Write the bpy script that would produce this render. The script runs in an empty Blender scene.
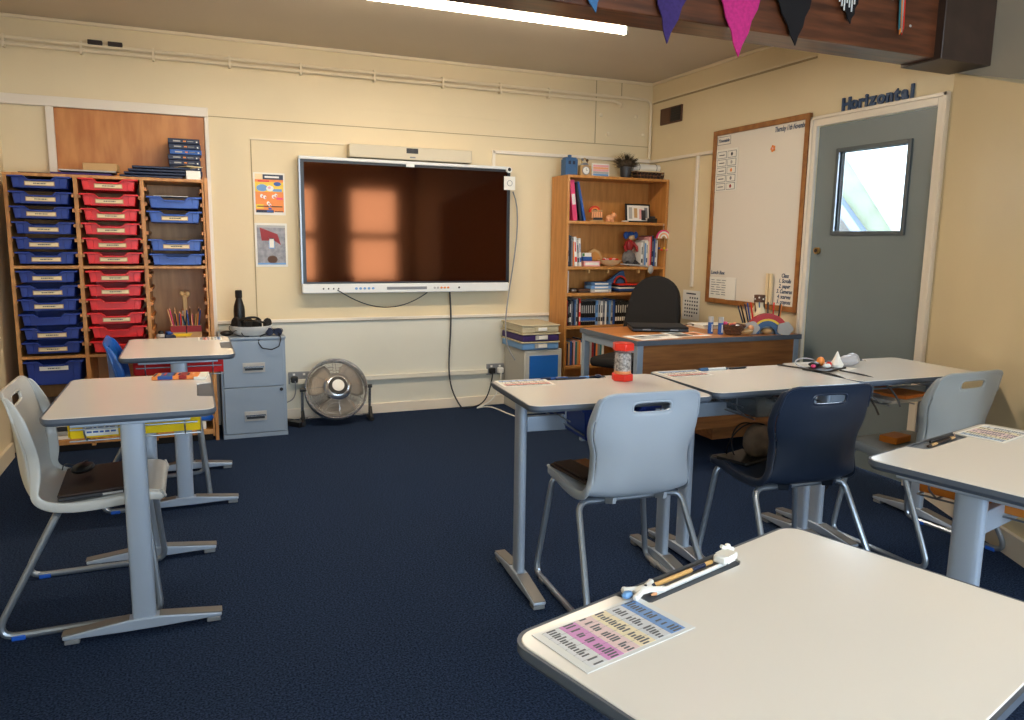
import bpy, bmesh, math, random
from mathutils import Vector, Matrix
random.seed(7)
PI = math.pi
C = bpy.context.scene.collection
SC = bpy.context.scene

# ------------------------------------------------------------------ materials
def lin(c):
    return tuple(((v/255)/12.92 if v/255 <= .04045 else ((v/255+.055)/1.055)**2.4) for v in c)
MATS = {}
def mat(name, rgb=(200, 200, 200), rough=.5, metal=0, spec=.5, alpha=1, emit=0, trans=0, noise=0, nscale=20, bump=0, bscale=200, coat=0, tint=None, stretch=None, rgb2=None):
    if name in MATS: return MATS[name]
    m = bpy.data.materials.new(name); m.use_nodes = True
    nt = m.node_tree; b = nt.nodes['Principled BSDF']
    c = lin(rgb) + (1,)
    b.inputs['Base Color'].default_value = c
    b.inputs['Roughness'].default_value = rough
    b.inputs['Metallic'].default_value = metal
    b.inputs['Specular IOR Level'].default_value = spec
    b.inputs['Alpha'].default_value = alpha
    b.inputs['Transmission Weight'].default_value = trans
    b.inputs['Coat Weight'].default_value = coat
    b.inputs['Coat Roughness'].default_value = .08
    if tint: b.inputs['Specular Tint'].default_value = tint + (1,)
    if emit:
        b.inputs['Emission Color'].default_value = c
        b.inputs['Emission Strength'].default_value = emit
    if noise or bump:
        tc = nt.nodes.new('ShaderNodeTexCoord'); mp = nt.nodes.new('ShaderNodeMapping')
        nt.links.new(tc.outputs['Object'], mp.inputs['Vector'])
        if stretch: mp.inputs['Scale'].default_value = stretch
    if noise:
        n = nt.nodes.new('ShaderNodeTexNoise'); n.inputs['Scale'].default_value = nscale; n.inputs['Detail'].default_value = 6
        nt.links.new(mp.outputs['Vector'], n.inputs['Vector'])
        r = nt.nodes.new('ShaderNodeValToRGB')
        c2 = lin(rgb2) + (1,) if rgb2 else tuple(max(0, v*(1-noise)) for v in c[:3]) + (1,)
        r.color_ramp.elements[0].color = c2; r.color_ramp.elements[1].color = c
        r.color_ramp.elements[0].position = .35; r.color_ramp.elements[1].position = .65
        nt.links.new(n.outputs['Fac'], r.inputs['Fac']); nt.links.new(r.outputs['Color'], b.inputs['Base Color'])
    if bump:
        n2 = nt.nodes.new('ShaderNodeTexNoise'); n2.inputs['Scale'].default_value = bscale
        nt.links.new(mp.outputs['Vector'], n2.inputs['Vector'])
        bp = nt.nodes.new('ShaderNodeBump'); bp.inputs['Strength'].default_value = bump; bp.inputs['Distance'].default_value = .01
        nt.links.new(n2.outputs['Fac'], bp.inputs['Height']); nt.links.new(bp.outputs['Normal'], b.inputs['Normal'])
    MATS[name] = m
    return m
mat('wall_paint', (230, 211, 172), .55, noise=.05, nscale=1.5, bump=.05, bscale=30)
mat('wall_lower', (218, 215, 200), .55, noise=.04, nscale=2)
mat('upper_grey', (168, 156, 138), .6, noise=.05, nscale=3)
mat('ceiling_paint', (214, 202, 184), .6, noise=.04, nscale=2)
mat('white_gloss', (234, 222, 204), .3)
mat('trim_cream', (234, 218, 186), .35)
mat('trim_pale', (222, 216, 200), .35)
mat('seam', (168, 148, 112), .7)
mat('carpet', (52, 68, 96), .95, spec=.06, noise=1, nscale=150, rgb2=(15, 25, 46), bump=.8, bscale=200)
mat('door_grey', (122, 132, 134), .38, noise=.03, nscale=4)
mat('door_dark', (84, 92, 96), .4)
mat('beam_wood', (112, 62, 36), .35, noise=1, nscale=5, rgb2=(66, 34, 18), stretch=(.6, 6, 6), coat=.2)
mat('block_wood', (66, 48, 38), .45, noise=.3, nscale=9)
mat('shelf_wood', (206, 148, 84), .42, noise=1, nscale=6, rgb2=(176, 116, 58), stretch=(5, 5, .7))
mat('ply_wood', (206, 140, 76), .45, noise=1, nscale=4, rgb2=(182, 112, 56), stretch=(4, 4, .9))
mat('case_wood', (204, 142, 74), .42, noise=1, nscale=5, rgb2=(184, 122, 58), stretch=(6, 6, .8))
mat('desk_wood', (190, 124, 62), .35, noise=1, nscale=5, rgb2=(166, 100, 46), stretch=(.8, 7, 7))
mat('panel_wood', (150, 98, 52), .4, noise=1, nscale=5, rgb2=(122, 74, 36), stretch=(.8, 7, 9))
mat('frame_wood', (168, 112, 58), .4, noise=1, nscale=8, rgb2=(138, 84, 38), stretch=(2, 2, 2))
mat('dark_gap', (30, 22, 18), .8)
mat('table_white', (236, 231, 224), .17, spec=.42)
mat('edge_grey', (84, 92, 104), .4)
mat('leg_metal', (172, 184, 200), .32, metal=.35)
mat('foot_top', (120, 116, 112), .4, metal=.3)
mat('chrome', (190, 192, 196), .22, metal=.9)
mat('chrome_dull', (150, 152, 156), .35, metal=.8)
mat('tube_metal', (150, 158, 168), .3, metal=.7)
mat('chair_grey', (170, 180, 192), .3, spec=.5)
mat('chair_grey_warm_shaded', (148, 150, 148), .33)  # chair grey with the weaker light by the right wall darkened into the colour
mat('chair_grey_light', (192, 190, 184), .3)
mat('chair_navy', (34, 44, 62), .32)
mat('chair_blue', (28, 92, 176), .3)
mat('glide_blue', (30, 90, 190), .4)
mat('glide_grey', (120, 122, 124), .4)
mat('black', (16, 15, 16), .4)
mat('black_matte', (24, 21, 21), .85)
mat('black_gloss', (10, 10, 12), .15)
mat('charcoal', (46, 46, 50), .5)
mat('white', (236, 234, 228), .4)
mat('paper', (238, 234, 224), .6)
mat('paper_cream', (236, 214, 170), .6)
mat('ink', (40, 44, 60), .6)
mat('ink_grey', (96, 98, 104), .6)
mat('blue_tray', (20, 50, 136), .35)
mat('blue_tray_light', (38, 80, 170), .33)
mat('red_tray', (224, 32, 32), .33)
mat('yellow', (240, 200, 14), .35)
mat('orange_tray', (206, 120, 34), .4)
mat('clear_tray', (110, 116, 122), .2, alpha=.6)
mat('red', (222, 44, 26), .4)
mat('red_dark', (150, 26, 28), .5)
mat('pink', (230, 66, 116), .45)
mat('pink_pale', (236, 170, 170), .5)
mat('orange', (238, 140, 60), .5)
mat('peach', (238, 170, 120), .5)
mat('green', (60, 140, 70), .5)
mat('navy', (26, 38, 66), .5)
mat('blue', (34, 84, 160), .45)
mat('blue_light', (110, 156, 206), .45)
mat('blue_dull', (58, 96, 138), .55)
mat('purple', (62, 40, 102), .7)
mat('felt_blue', (70, 120, 170), .9, noise=.2, nscale=80)
mat('felt_purple', (64, 44, 108), .9, noise=.25, nscale=80)
mat('felt_pink', (206, 44, 128), .9, noise=.2, nscale=80)
mat('felt_black', (22, 18, 20), .95)
mat('teal', (50, 120, 130), .5)
mat('brown', (92, 60, 40), .6)
mat('brown_dark', (48, 32, 26), .6)
mat('tan', (196, 156, 104), .6)
mat('skin_tan', (212, 176, 130), .6)
mat('grey', (128, 130, 134), .5)
mat('grey_light', (176, 174, 170), .5)
mat('grey_cloth', (120, 116, 114), .9, noise=.3, nscale=60)
mat('cabinet_grey', (142, 156, 172), .4, metal=.1)
mat('cabinet_line', (84, 94, 106), .5)
mat('cab_pale', (186, 184, 176), .45)
mat('cab_blue', (34, 104, 186), .4)
mat('case_clear', (214, 200, 166), .25, alpha=.85)
mat('screen', (5, 4, 5), .075, spec=.78, tint=(1.0, .30, .11))
mat('bezel', (22, 22, 24), .35)
mat('tv_white', (226, 226, 222), .35)
mat('soundbar', (206, 194, 168), .5)
mat('glass', (235, 240, 245), .02, alpha=.08)
mat('tube_glow', (255, 236, 208), .5, emit=34)
mat('board_white', (232, 224, 212), .22)
mat('bag_grey', (126, 108, 94), .8, noise=.3, nscale=30)
mat('bag_clear', (200, 200, 204), .3, alpha=.75)
mat('wicker', (112, 74, 48), .7, noise=.6, nscale=120)
mat('foliage', (84, 68, 50), .8)
mat('pot', (46, 46, 50), .4)
mat('beads', (190, 180, 170), .4, noise=1, nscale=90, rgb2=(60, 50, 46))
mat('out_green', (84, 92, 74), .8, noise=.35, nscale=4)
mat('out_blue', (68, 80, 100), .6)
mat('out_white', (104, 108, 106), .8)
mat('brick_out', (58, 54, 50), .9, noise=.3, nscale=6)
mat('out_ground', (120, 125, 105), .9)
mat('brass', (190, 150, 90), .3, metal=.8)
mat('blade', (150, 138, 122), .5, metal=.2)
mat('poster_grey', (146, 136, 132), .3, noise=.4, nscale=30)
mat('gold_pencil', (206, 160, 96), .4)

# ------------------------------------------------------------------ mesh builder
class MB:
    def __init__(s): s.v = []; s.f = []; s.m = []; s.names = []
    def mi(s, m):
        if m not in s.names: s.names.append(m)
        return s.names.index(m)
    def add(s, vs, fs, m):
        o = len(s.v); s.v += [tuple(v) for v in vs]; k = s.mi(m)
        for f in fs: s.f.append(tuple(i+o for i in f)); s.m.append(k)
        return s
    def box(s, x0, x1, y0, y1, z0, z1, m, M=None):
        vs = [(x, y, z) for z in (z0, z1) for y in (y0, y1) for x in (x0, x1)]
        if M: vs = [M @ Vector(v) for v in vs]
        return s.add(vs, [(0, 2, 3, 1), (4, 5, 7, 6), (0, 1, 5, 4), (2, 6, 7, 3), (0, 4, 6, 2), (1, 3, 7, 5)], m)
    def prism(s, poly, a0, a1, axis, m, M=None):
        # poly in the two axes other than `axis`, in x,y,z order
        def P(p, a): return {'x': (a, p[0], p[1]), 'y': (p[0], a, p[1]), 'z': (p[0], p[1], a)}[axis]
        n = len(poly)
        vs = [P(p, a0) for p in poly] + [P(p, a1) for p in poly]
        if M: vs = [M @ Vector(v) for v in vs]
        fs = [tuple(range(n))[::-1], tuple(range(n, 2*n))] + [(i, (i+1) % n, (i+1) % n+n, i+n) for i in range(n)]
        return s.add(vs, fs, m)
    def tube(s, pts, r, m, n=8, closed=False, cap=True):
        P = [Vector(p) for p in pts]; k = len(P)
        rs = r if isinstance(r, (list, tuple)) else [r]*k
        vs = []; nrm = None
        for i, p in enumerate(P):
            if closed: t = (P[(i+1) % k]-P[i-1])
            else: t = P[min(i+1, k-1)]-P[max(i-1, 0)]
            t = t.normalized() if t.length > 1e-9 else Vector((0, 0, 1))
            if nrm is None: nrm = t.orthogonal().normalized()
            nrm = (nrm - t*nrm.dot(t)); nrm = nrm.normalized() if nrm.length > 1e-6 else t.orthogonal().normalized()
            b = t.cross(nrm)
            for j in range(n):
                a = 2*PI*j/n; vs.append(p+(nrm*math.cos(a)+b*math.sin(a))*rs[i])
        fs = []
        for i in range(k if closed else k-1):
            for j in range(n):
                a = i*n+j; b = i*n+(j+1) % n; c = ((i+1) % k)*n
                fs.append((a, b, c+(j+1) % n, c+j))
        if not closed and cap: fs += [tuple(range(n))[::-1], tuple(range((k-1)*n, k*n))]
        return s.add(vs, fs, m)
    def cyl(s, p0, p1, r, m, r2=None, n=16):
        return s.tube([p0, p1], [r, r if r2 is None else r2], m, n)
    def lathe(s, prof, m, c=(0, 0, 0), n=20, M=None, cap=True):
        vs = []
        for (r, z) in prof:
            for j in range(n):
                a = 2*PI*j/n; v = Vector((c[0]+r*math.cos(a), c[1]+r*math.sin(a), c[2]+z)); vs.append(M @ v if M else v)
        fs = []
        for i in range(len(prof)-1):
            for j in range(n): fs.append((i*n+j, i*n+(j+1) % n, (i+1)*n+(j+1) % n, (i+1)*n+j))
        if cap: fs += [tuple(range(n))[::-1], tuple(range((len(prof)-1)*n, len(prof)*n))]
        return s.add(vs, fs, m)
    def ball(s, c, r, m, n=12, M=None):
        r = r if isinstance(r, (list, tuple)) else (r, r, r)
        vs = []; k = n//2+1
        for i in range(k):
            th = PI*i/(k-1)
            for j in range(n):
                a = 2*PI*j/n
                v = Vector((r[0]*max(math.sin(th), .02)*math.cos(a), r[1]*max(math.sin(th), .02)*math.sin(a), -r[2]*math.cos(th)))
                v = (M @ v) if M else v
                vs.append(v+Vector(c))
        fs = [(i*n+j, i*n+(j+1) % n, (i+1)*n+(j+1) % n, (i+1)*n+j) for i in range(k-1) for j in range(n)]
        fs += [tuple(range(n))[::-1], tuple(range((k-1)*n, k*n))]
        return s.add(vs, fs, m)
    def build(s, name, parent=None, loc=(0, 0, 0), rot=(0, 0, 0), bevel=0, angle=35, smooth=True, seg=2):
        me = bpy.data.meshes.new(name); me.from_pydata(s.v, [], s.f)
        for n in s.names: me.materials.append(MATS[n])
        me.polygons.foreach_set('material_index', s.m)
        bm = bmesh.new(); bm.from_mesh(me)
        bmesh.ops.recalc_face_normals(bm, faces=bm.faces); bm.to_mesh(me); bm.free()
        if smooth:
            me.polygons.foreach_set('use_smooth', [True]*len(me.polygons))
            me.set_sharp_from_angle(angle=math.radians(angle))
        me.update()
        o = bpy.data.objects.new(name, me); C.objects.link(o)
        o.location = loc; o.rotation_euler = rot
        if parent: o.parent = parent
        if bevel:
            b = o.modifiers.new('bevel', 'BEVEL'); b.width = bevel; b.segments = seg; b.limit_method = 'ANGLE'; b.angle_limit = math.radians(40)
            b.harden_normals = False
        return o

def tag(o, label=None, cat=None, group=None, kind=None):
    if label: o['label'] = label
    if cat: o['category'] = cat
    if group: o['group'] = group
    if kind: o['kind'] = kind
    return o
def thing(name, label, cat, loc=(0, 0, 0), rz=0, group=None, rot=None):
    o = bpy.data.objects.new(name, None); C.objects.link(o); o.empty_display_size = .1
    o.location = loc; o.rotation_euler = rot if rot else (0, 0, rz)
    return tag(o, label, cat, group)
def dup(root, loc=None, rz=None, label=None, group=None):
    r = root.copy(); C.objects.link(r)
    if loc is not None: r.location = loc
    if rz is not None: r.rotation_euler = (0, 0, rz)
    if label: r['label'] = label
    if group: r['group'] = group
    for ch in list(root.children):
        c = ch.copy(); C.objects.link(c); c.parent = r
        for g in list(ch.children):
            d = g.copy(); C.objects.link(d); d.parent = c
    return r
def recolour(root, m_from, m_to):
    for c in [root]+list(root.children_recursive):
        if c.type == 'MESH' and any(m and m.name == m_from for m in c.data.materials):
            c.data = c.data.copy()
            for i, m in enumerate(c.data.materials):
                if m and m.name == m_from: c.data.materials[i] = MATS[m_to]
def struct(o): o['kind'] = 'structure'; return o
def fillet(pts, r, closed=False, n=6):
    P = [Vector(p) for p in pts]; k = len(P); out = []; mids = []
    for i in range(k):
        if not closed and i in (0, k-1):
            out.append(P[i]); continue
        a, b, c = P[i-1], P[i], P[(i+1) % k]
        d1 = (a-b).normalized(); d2 = (c-b).normalized()
        ang = d1.angle(d2); t = min(r/math.tan(ang/2), (a-b).length*.45, (c-b).length*.45)
        p0 = b+d1*t; p2 = b+d2*t
        for j in range(n+1):
            u = j/n; out.append(p0*(1-u)**2+b*2*u*(1-u)+p2*u*u)
        mids.append(len(out)-1-n//2)
    return out, mids
def text_obj(name, s, size, m, parent=None, loc=(0, 0, 0), rot=(0, 0, 0), ext=.002, shear=0, align='CENTER', bold=0):
    cu = bpy.data.curves.new(name, 'FONT'); cu.body = s; cu.size = size; cu.extrude = ext; cu.align_x = align; cu.align_y = 'CENTER'; cu.shear = shear; cu.offset = bold
    cu.resolution_u = 3
    t = bpy.data.objects.new(name+'_curve', cu); C.objects.link(t)
    dg = bpy.context.evaluated_depsgraph_get(); me = bpy.data.meshes.new_from_object(t.evaluated_get(dg))
    bpy.data.objects.remove(t); bpy.data.curves.remove(cu)
    me.materials.clear(); me.materials.append(MATS[m]); me.name = name
    o = bpy.data.objects.new(name, me); C.objects.link(o); o.location = loc; o.rotation_euler = rot
    if parent: o.parent = parent
    return o
def ordn(i): return ['first', 'second', 'third', 'fourth', 'fifth', 'sixth', 'seventh', 'eighth', 'ninth', 'tenth', 'eleventh', 'twelfth', 'thirteenth', 'fourteenth', 'fifteenth', 'sixteenth', 'seventeenth', 'eighteenth', 'nineteenth', 'twentieth', 'twenty-first', 'twenty-second', 'twenty-third', 'twenty-fourth', 'twenty-fifth', 'twenty-sixth'][i]

# ------------------------------------------------------------------ setting
H = 2.57; YF = -7.5; XL = -4.56
struct(MB().box(XL-.15, 1.0, YF-.15, .15, -.12, 0, 'carpet').build('floor', smooth=False))
struct(MB().box(XL-.15, .15, YF-.15, .15, H, H+.12, 'ceiling_paint').build('ceiling', smooth=False))
struct(MB().box(XL-.15, .15, 0, .15, 0, H, 'wall_paint').build('wall_back', smooth=False))
struct(MB().box(XL-.15, XL, YF-.15, 0, 0, H, 'wall_paint').build('wall_left', smooth=False))
w = MB()
w.box(0, .15, -1.85, 0, 0, H, 'wall_paint').box(0, .15, -2.7333, -2.675, 0, H, 'wall_paint').box(0, .15, -2.675, -1.85, 1.998, H, 'wall_paint')
struct(w.build('wall_right', smooth=False))
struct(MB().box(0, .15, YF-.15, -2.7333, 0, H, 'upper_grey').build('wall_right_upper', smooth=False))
# lower wall bulging into the room past the door, its top falling away
b = MB()
A0, A1 = Vector((0, -2.7335)), Vector((-.62, -4.0))
vs = [(0, A0.y, 0), (A1.x, A1.y, 0), (A1.x, YF, 0), (0, YF, 0), (0, A0.y, 2.141), (A1.x, A1.y, 1.74), (A1.x, -4.6, 1.74), (0, -4.6, 1.8)]
b = MB().add([(0, A0.y, 0), (A1.x, A1.y, 0), (0, A1.y, 0), (0, A0.y, 2.141), (A1.x, A1.y, 1.74), (0, A1.y, 1.80)], [(0, 2, 1), (3, 4, 5), (0, 1, 4, 3), (1, 2, 5, 4), (0, 3, 5, 2)], 'wall_paint')
struct(b.build('wall_right_angled', smooth=False))
# front wall behind the camera with three sash windows
wx = [(-3.81, -2.99), (-2.45, -1.63), (-1.09, -.27)]
WZ0, WZ1 = .56, 2.14
fw = MB(); xs = [XL-.15]+[v for p in wx for v in p]+[.15]
fw.box(xs[0], xs[-1], YF-.15, YF, 0, WZ0, 'wall_paint').box(xs[0], xs[-1], YF-.15, YF, WZ1, H, 'wall_paint')
for i in range(0, len(xs), 2): fw.box(xs[i], xs[i+1], YF-.15, YF, WZ0, WZ1, 'wall_paint')
struct(fw.build('wall_front', smooth=False))
for i, (a, c_) in enumerate(wx):
    m = MB(); zc = 1.335
    for (p, q, r, s) in ((a, a+.04, WZ0, WZ1), (c_-.04, c_, WZ0, WZ1), (a, c_, WZ0, WZ0+.05), (a, c_, WZ1-.05, WZ1), (a, c_, zc-.06, zc+.06)):
        m.box(p, q, YF-.10, YF-.03, r, s, 'white_gloss')
    m.box(a-.05, c_+.05, YF-.03, YF+.06, WZ0-.03, WZ0, 'white_gloss')
    o = struct(m.build('window_%d' % (i+1), smooth=False))
    MB().box(a+.04, c_-.04, YF-.07, YF-.066, WZ0+.05, WZ1-.05, 'glass').build('pane', o, smooth=False)
# left wall windows near the camera side (behind the frame's left edge)
# trims on the back wall
def bb(name, x0, x1, y0, y1, z0, z1, m='white_gloss', bev=.003):
    return struct(MB().box(x0, x1, y0, y1, z0, z1, m).build(name, bevel=bev))
bb('baseboard_back', -3.41, -.0, -.02, 0, 0, .075)
bb('baseboard_right', -.02, 0, -1.81, -.31, 0, .075)
bb('baseboard_left', XL, XL+.02, YF, -.46, 0, .09, 'trim_cream')
d = (A1-A0).normalized(); nn = Vector((d.y, -d.x)); 
if nn.x > 0: nn = -nn
q = [A0+d*.02, A1, A1+nn*.02, A0+d*.02+nn*.02]
struct(MB().prism([tuple(v) for v in q], 0, .1, 'z', 'white_gloss').build('baseboard_angled', smooth=False))
n = [0]
def trim(x0, x1, y0, y1, z0, z1, m='trim_cream', bev=.003):
    n[0] += 1; return bb('trim_%d' % n[0], x0, x1, y0, y1, z0, z1, m, bev)
trim(-3.41, -.9, -.018, 0, .70, .722, 'white_gloss')          # dado ledge
trim(-2.93, -1.43, -.03, 0, .255, .29, 'trim_pale')           # low cable trunking
trim(-1.40, 0, -.02, 0, 1.94, 1.965, 'white_gloss')           # trunking at the bookcase
trim(-1.405, -1.38, -.02, 0, 1.80, 1.965, 'white_gloss')
trim(-.02, 0, -.885, -.02, 1.935, 1.958, 'white_gloss')
trim(-.02, 0, -.68, -.655, .96, 1.935, 'white_gloss')
trim(XL, -3.395, -.034, 0, 2.055, 2.115, 'white_gloss')         # white frame over the tray shelves
trim(-4.315, -4.272, -.03, 0, 1.60, 2.055, 'white_gloss')
trim(-3.42, -3.395, -.03, 0, 0, 2.055, 'white_gloss')
trim(-4.272, -3.42, -.012, 0, 1.0, 2.055, 'ply_wood')           # plywood sheet
trim(XL, 0, -.018, 0, 2.55, H, 'trim_cream')
trim(-.018, 0, -2.70, -.018, 2.55, H, 'trim_cream')
trim(-3.40, -.02, -.003, 0, 2.064, 2.069, 'seam', 0)
trim(-.003, 0, -1.80, -.02, 2.402, 2.414, 'seam', 0)
trim(-.014, 0, -1.80, -.02, 2.414, 2.424, 'trim_cream', 0)
trim(-3.139, -2.51, -.012, 0, 1.935, 1.945, 'trim_cream', 0)
trim(-3.139, -3.133, -.004, 0, .722, 1.935, 'seam', 0)
trim(-3.40, -.9, -.003, 0, .694, .70, 'seam', 0)
trim(-.525, -.52, -.003, 0, 2.07, 2.55, 'seam', 0)
trim(-.295, -.29, -.003, 0, 2.43, 2.55, 'seam', 0)
trim(-2.5, -.53, -.004, 0, 2.19, 2.192, 'wall_paint', 0)
# lower panel of back wall is paler and greyer
trim(-3.39, -.9, -.0015, 0, .075, .694, 'wall_lower', 0)
# bolts near the corner
for (x, z) in ((-.474, 2.29), (-.405, 2.148), (-.15, 2.298), (-.077, 2.161)):
    tag(MB().ball((x, 0, z), (.016, .012, .016), 'trim_cream', 10).build('wall_bolt'), 'cream painted round bolt head on back wall beside the top right corner', 'bolt', 'bolt heads on back wall')
# pipes
pm = thing('wall_pipe', 'upper of two cream pipes along the back wall, bending down at the corner', 'pipe')
pts, _ = fillet([(XL, -.03, 2.432), (-.03, -.03, 2.432), (-.03, -.03, 1.97)], .07)
MB().tube(pts, .011, 'trim_cream', 8).build('pipe', pm)
MB().box(-4.06, -3.98, -.05, -.012, 2.435, 2.462, 'brown_dark').box(-3.95, -3.87, -.05, -.012, 2.435, 2.462, 'brown_dark').build('clamp', pm, bevel=.004)
pl = thing('wall_pipe', 'lower of two cream pipes along the back wall, ending in an open elbow', 'pipe')
pts, _ = fillet([(XL, -.03, 2.398), (-.38, -.03, 2.398), (-.32, -.03, 2.385), (-.315, -.002, 2.375)], .03)
MB().tube(pts, .011, 'trim_cream', 8).build('pipe', pl)
MB().ball((-.315, -.02, 2.378), (.022, .02, .024), 'trim_cream').build('elbow', pl)
for x in (-4.5, -4.1, -3.7, -3.25, -2.8, -2.3, -1.8, -1.35, -.95): MB().box(x-.006, x+.006, -.044, 0, 2.375, 2.45, 'trim_cream').build('clip', pl)
# vent
vt = thing('wall_vent', 'brown slatted air vent high on the right wall near the corner', 'vent', (0, -.29, 2.28))
MB().box(-.015, 0, -.145, .145, -.06, .065, 'brown').build('vent_frame', vt, bevel=.003)
MB().box(-.017, -.012, -.135, -.005, -.05, .055, 'black').build('grille', vt)
m = MB()
for k in range(5): m.box(-.021, -.016, -.13, -.01, -.042+k*.02, -.038+k*.02, 'brown_dark')
m.build('louvre', vt)
MB().box(-.018, -.012, .01, .135, -.045, .05, 'brown').build('sliding_cover', vt)
# beam
bmh = thing('ceiling_beam', 'long dark brown wooden beam across the ceiling at the top right', 'beam', (0, -2.795, 2.15))
MB().box(XL-0, -.0, -.085, .085, .0, .42, 'beam_wood').build('beam', bmh, bevel=.006)
tag(MB().box(-.335, -.001, -.125, .095, -.012, .42, 'block_wood').build('end_block', bmh, bevel=.004), 'darker square end block')
m = MB()
for (x, z) in ((-.5, .12), (-.62, .22), (-1.05, .17), (-1.72, .2)): m.ball((x, -.086, z), (.008, .002, .006), 'grey_light', 8)
m.build('paint_fleck', bmh)
# tube lights
def tube_light(label, loc, L=1.5):
    t = thing('tube_light', label, 'ceiling light', loc)
    MB().box(-L/2, L/2, -.03, .03, .03, .0725, 'white').build('batten', t, bevel=.006)
    MB().tube([(-L/2, 0, 0), (L/2, 0, 0)], .017, 'tube_glow', 12).build('glowing_tube', t)
    MB().box(-L/2-.012, -L/2, -.02, .02, -.02, .06, 'white').box(L/2, L/2+.012, -.02, .02, -.02, .06, 'white').build('end_cap', t)
    return t
tube_light('long glowing fluorescent tube on the ceiling in front of the beam', (-2.36, -1.49, 2.497), 2.4)
tube_light('fluorescent tube on the ceiling behind the viewer on the right', (-1.9, -5.6, 2.485))
# door
m = MB(); DY0, DY1 = -2.668, -1.857; wy0, wy1, wz0, wz1 = -2.50, -2.03, 1.372, 1.828
m.box(.006, .046, DY0, wy0, .008, 1.992, 'door_grey').box(.006, .046, wy1, DY1, .008, 1.992, 'door_grey').box(.006, .046, wy0, wy1, .008, wz0, 'door_grey').box(.006, .046, wy0, wy1, wz1, 1.992, 'door_grey')
dr = struct(m.build('door_1', smooth=False))
m = MB(); e = .024
m.box(-.006, .05, wy0-e, wy0, wz0-e, wz1+e, 'door_dark').box(-.006, .05, wy1, wy1+e, wz0-e, wz1+e, 'door_dark').box(-.006, .05, wy0, wy1, wz0-e, wz0, 'door_dark').box(-.006, .05, wy0, wy1, wz1, wz1+e, 'door_dark')
m.build('window_frame', dr, bevel=.003)
MB().box(.024, .028, wy0, wy1, wz0, wz1, 'glass').build('pane', dr)
tag(MB().cyl((.006, -1.915, 1.255), (-.014, -1.915, 1.255), .02, 'brass').cyl((-.014, -1.915, 1.255), (-.017, -1.915, 1.255), .011, 'brown_dark').build('lock', dr), 'brass lock cylinder')
for z in (1.70, .92): MB().box(-.008, .004, -2.685, -2.655, z-.05, z+.05, 'chrome_dull').cyl((-.01, -2.67, z-.05), (-.01, -2.67, z+.05), .008, 'chrome_dull', n=8).build('hinge', dr)
m = MB()
m.box(-.022, 0, -1.857, -1.81, 0, 2.055, 'white_gloss').box(-.022, 0, -2.725, -2.672, 0, 2.055, 'white_gloss').box(-.022, 0, -2.672, -1.857, 1.995, 2.055, 'white_gloss')
m.box(-.03, -.022, -1.83, -1.81, 0, 2.055, 'white_gloss').box(-.03, -.022, -2.725, -2.705, 0, 2.055, 'white_gloss').box(-.03, -.022, -2.725, -1.81, 2.035, 2.055, 'white_gloss')
n[0] += 1; struct(m.build('trim_%d' % n[0], bevel=.003))
# outside the door
o = MB().box(.15, 9, -9, 9, -.3, -.05, 'out_ground').build('ground_outside', smooth=False); struct(o); o.name = 'floor_outside'
rf = thing('canopy_roof', 'pale sloping roof with a light blue edge seen through the door window', 'roof', (2.5, 0, 1.35), 0)
def slope(y0, z0, y1, z1, th, x0, x1, m):
    dz = th
    return MB().prism([(y0, z0), (y1, z1), (y1, z1-dz), (y0, z0-dz)], x0, x1, 'x', m)
MB().prism([(1.2, 3.19), (-.9, .735), (-.9, .50), (1.2, 2.62)], 0, 2.4, 'x', 'out_green').build('roof_slab', rf, smooth=False)
MB().prism([(1.2, 3.24), (-.9, .785), (-.9, .735), (1.2, 3.19)], -.05, 2.4, 'x', 'out_white').build('roof_ridge', rf, smooth=False)
MB().prism([(1.2, 2.62), (-.9, .50), (-.9, .37), (1.2, 2.49)], -.08, 2.4, 'x', 'out_blue').build('edge_board', rf, smooth=False)
MB().prism([(1.2, 2.49), (-.9, .37), (-.9, -.05), (1.2, -.05)], .1, 2.2, 'x', 'brick_out').build('wall', rf, smooth=False)
rf.location = (2.5, 0, 0)
# bunting
def pennant(name_label, x0, x1, xt, ztip, m, ztop=2.42, extra=None):
    t = thing('pennant_flag', name_label, 'bunting flag', ((x0+x1)/2, -2.90, ztop), group='bunting flags on the beam')
    cx = (x0+x1)/2; N = 8; poly = []
    for i in range(N+1):
        u = i/N; poly.append((x0-cx+(xt-x0)*u+(.004*(-1)**i if 0 < i < N else 0), (ztip-ztop)*u))
    for i in range(N, -1, -1):
        u = i/N
        if i < N: poly.append((x1-cx+(xt-x1)*u+(.004*(-1)**i if 0 < i < N else 0), (ztip-ztop)*u))
    MB().prism(poly, -.003, .003, 'y', m).build('flag', t, smooth=False)
    if extra: extra(t, cx)
    return t
pennant('blue felt bunting flag, leftmost of the flags hanging on the beam', -2.33, -2.04, -2.115, 2.125, 'felt_blue')
pennant('purple felt bunting flag hanging on the beam between blue and pink ones', -1.92, -1.63, -1.80, 2.05, 'felt_purple')
pennant('bright pink felt bunting flag hanging on the wooden beam', -1.64, -1.30, -1.458, 2.035, 'felt_pink')
pennant('plain black bunting flag hanging on the beam beside the pink one', -1.37, -1.05, -1.169, 2.11, 'felt_black')
def zeb(t, cx):
    m = MB()
    for k in range(7):
        m.box(-.05+k*.014, -.044+k*.014, -.006, -.003, -.09-.016*(k % 3), -.05+.01*(k % 2), 'white')
    m.build('stripe', t)
pennant('black bunting flag with white zebra stripes hanging near the beam end', -.99, -.815, -.877, 2.23, 'felt_black', 2.40, zeb)
rb = thing('ribbon_tassel', 'narrow multicoloured ribbon tassel hanging at the right of the bunting', 'ribbon', (-.58, -2.895, 2.42), group='bunting flags on the beam')
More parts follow.
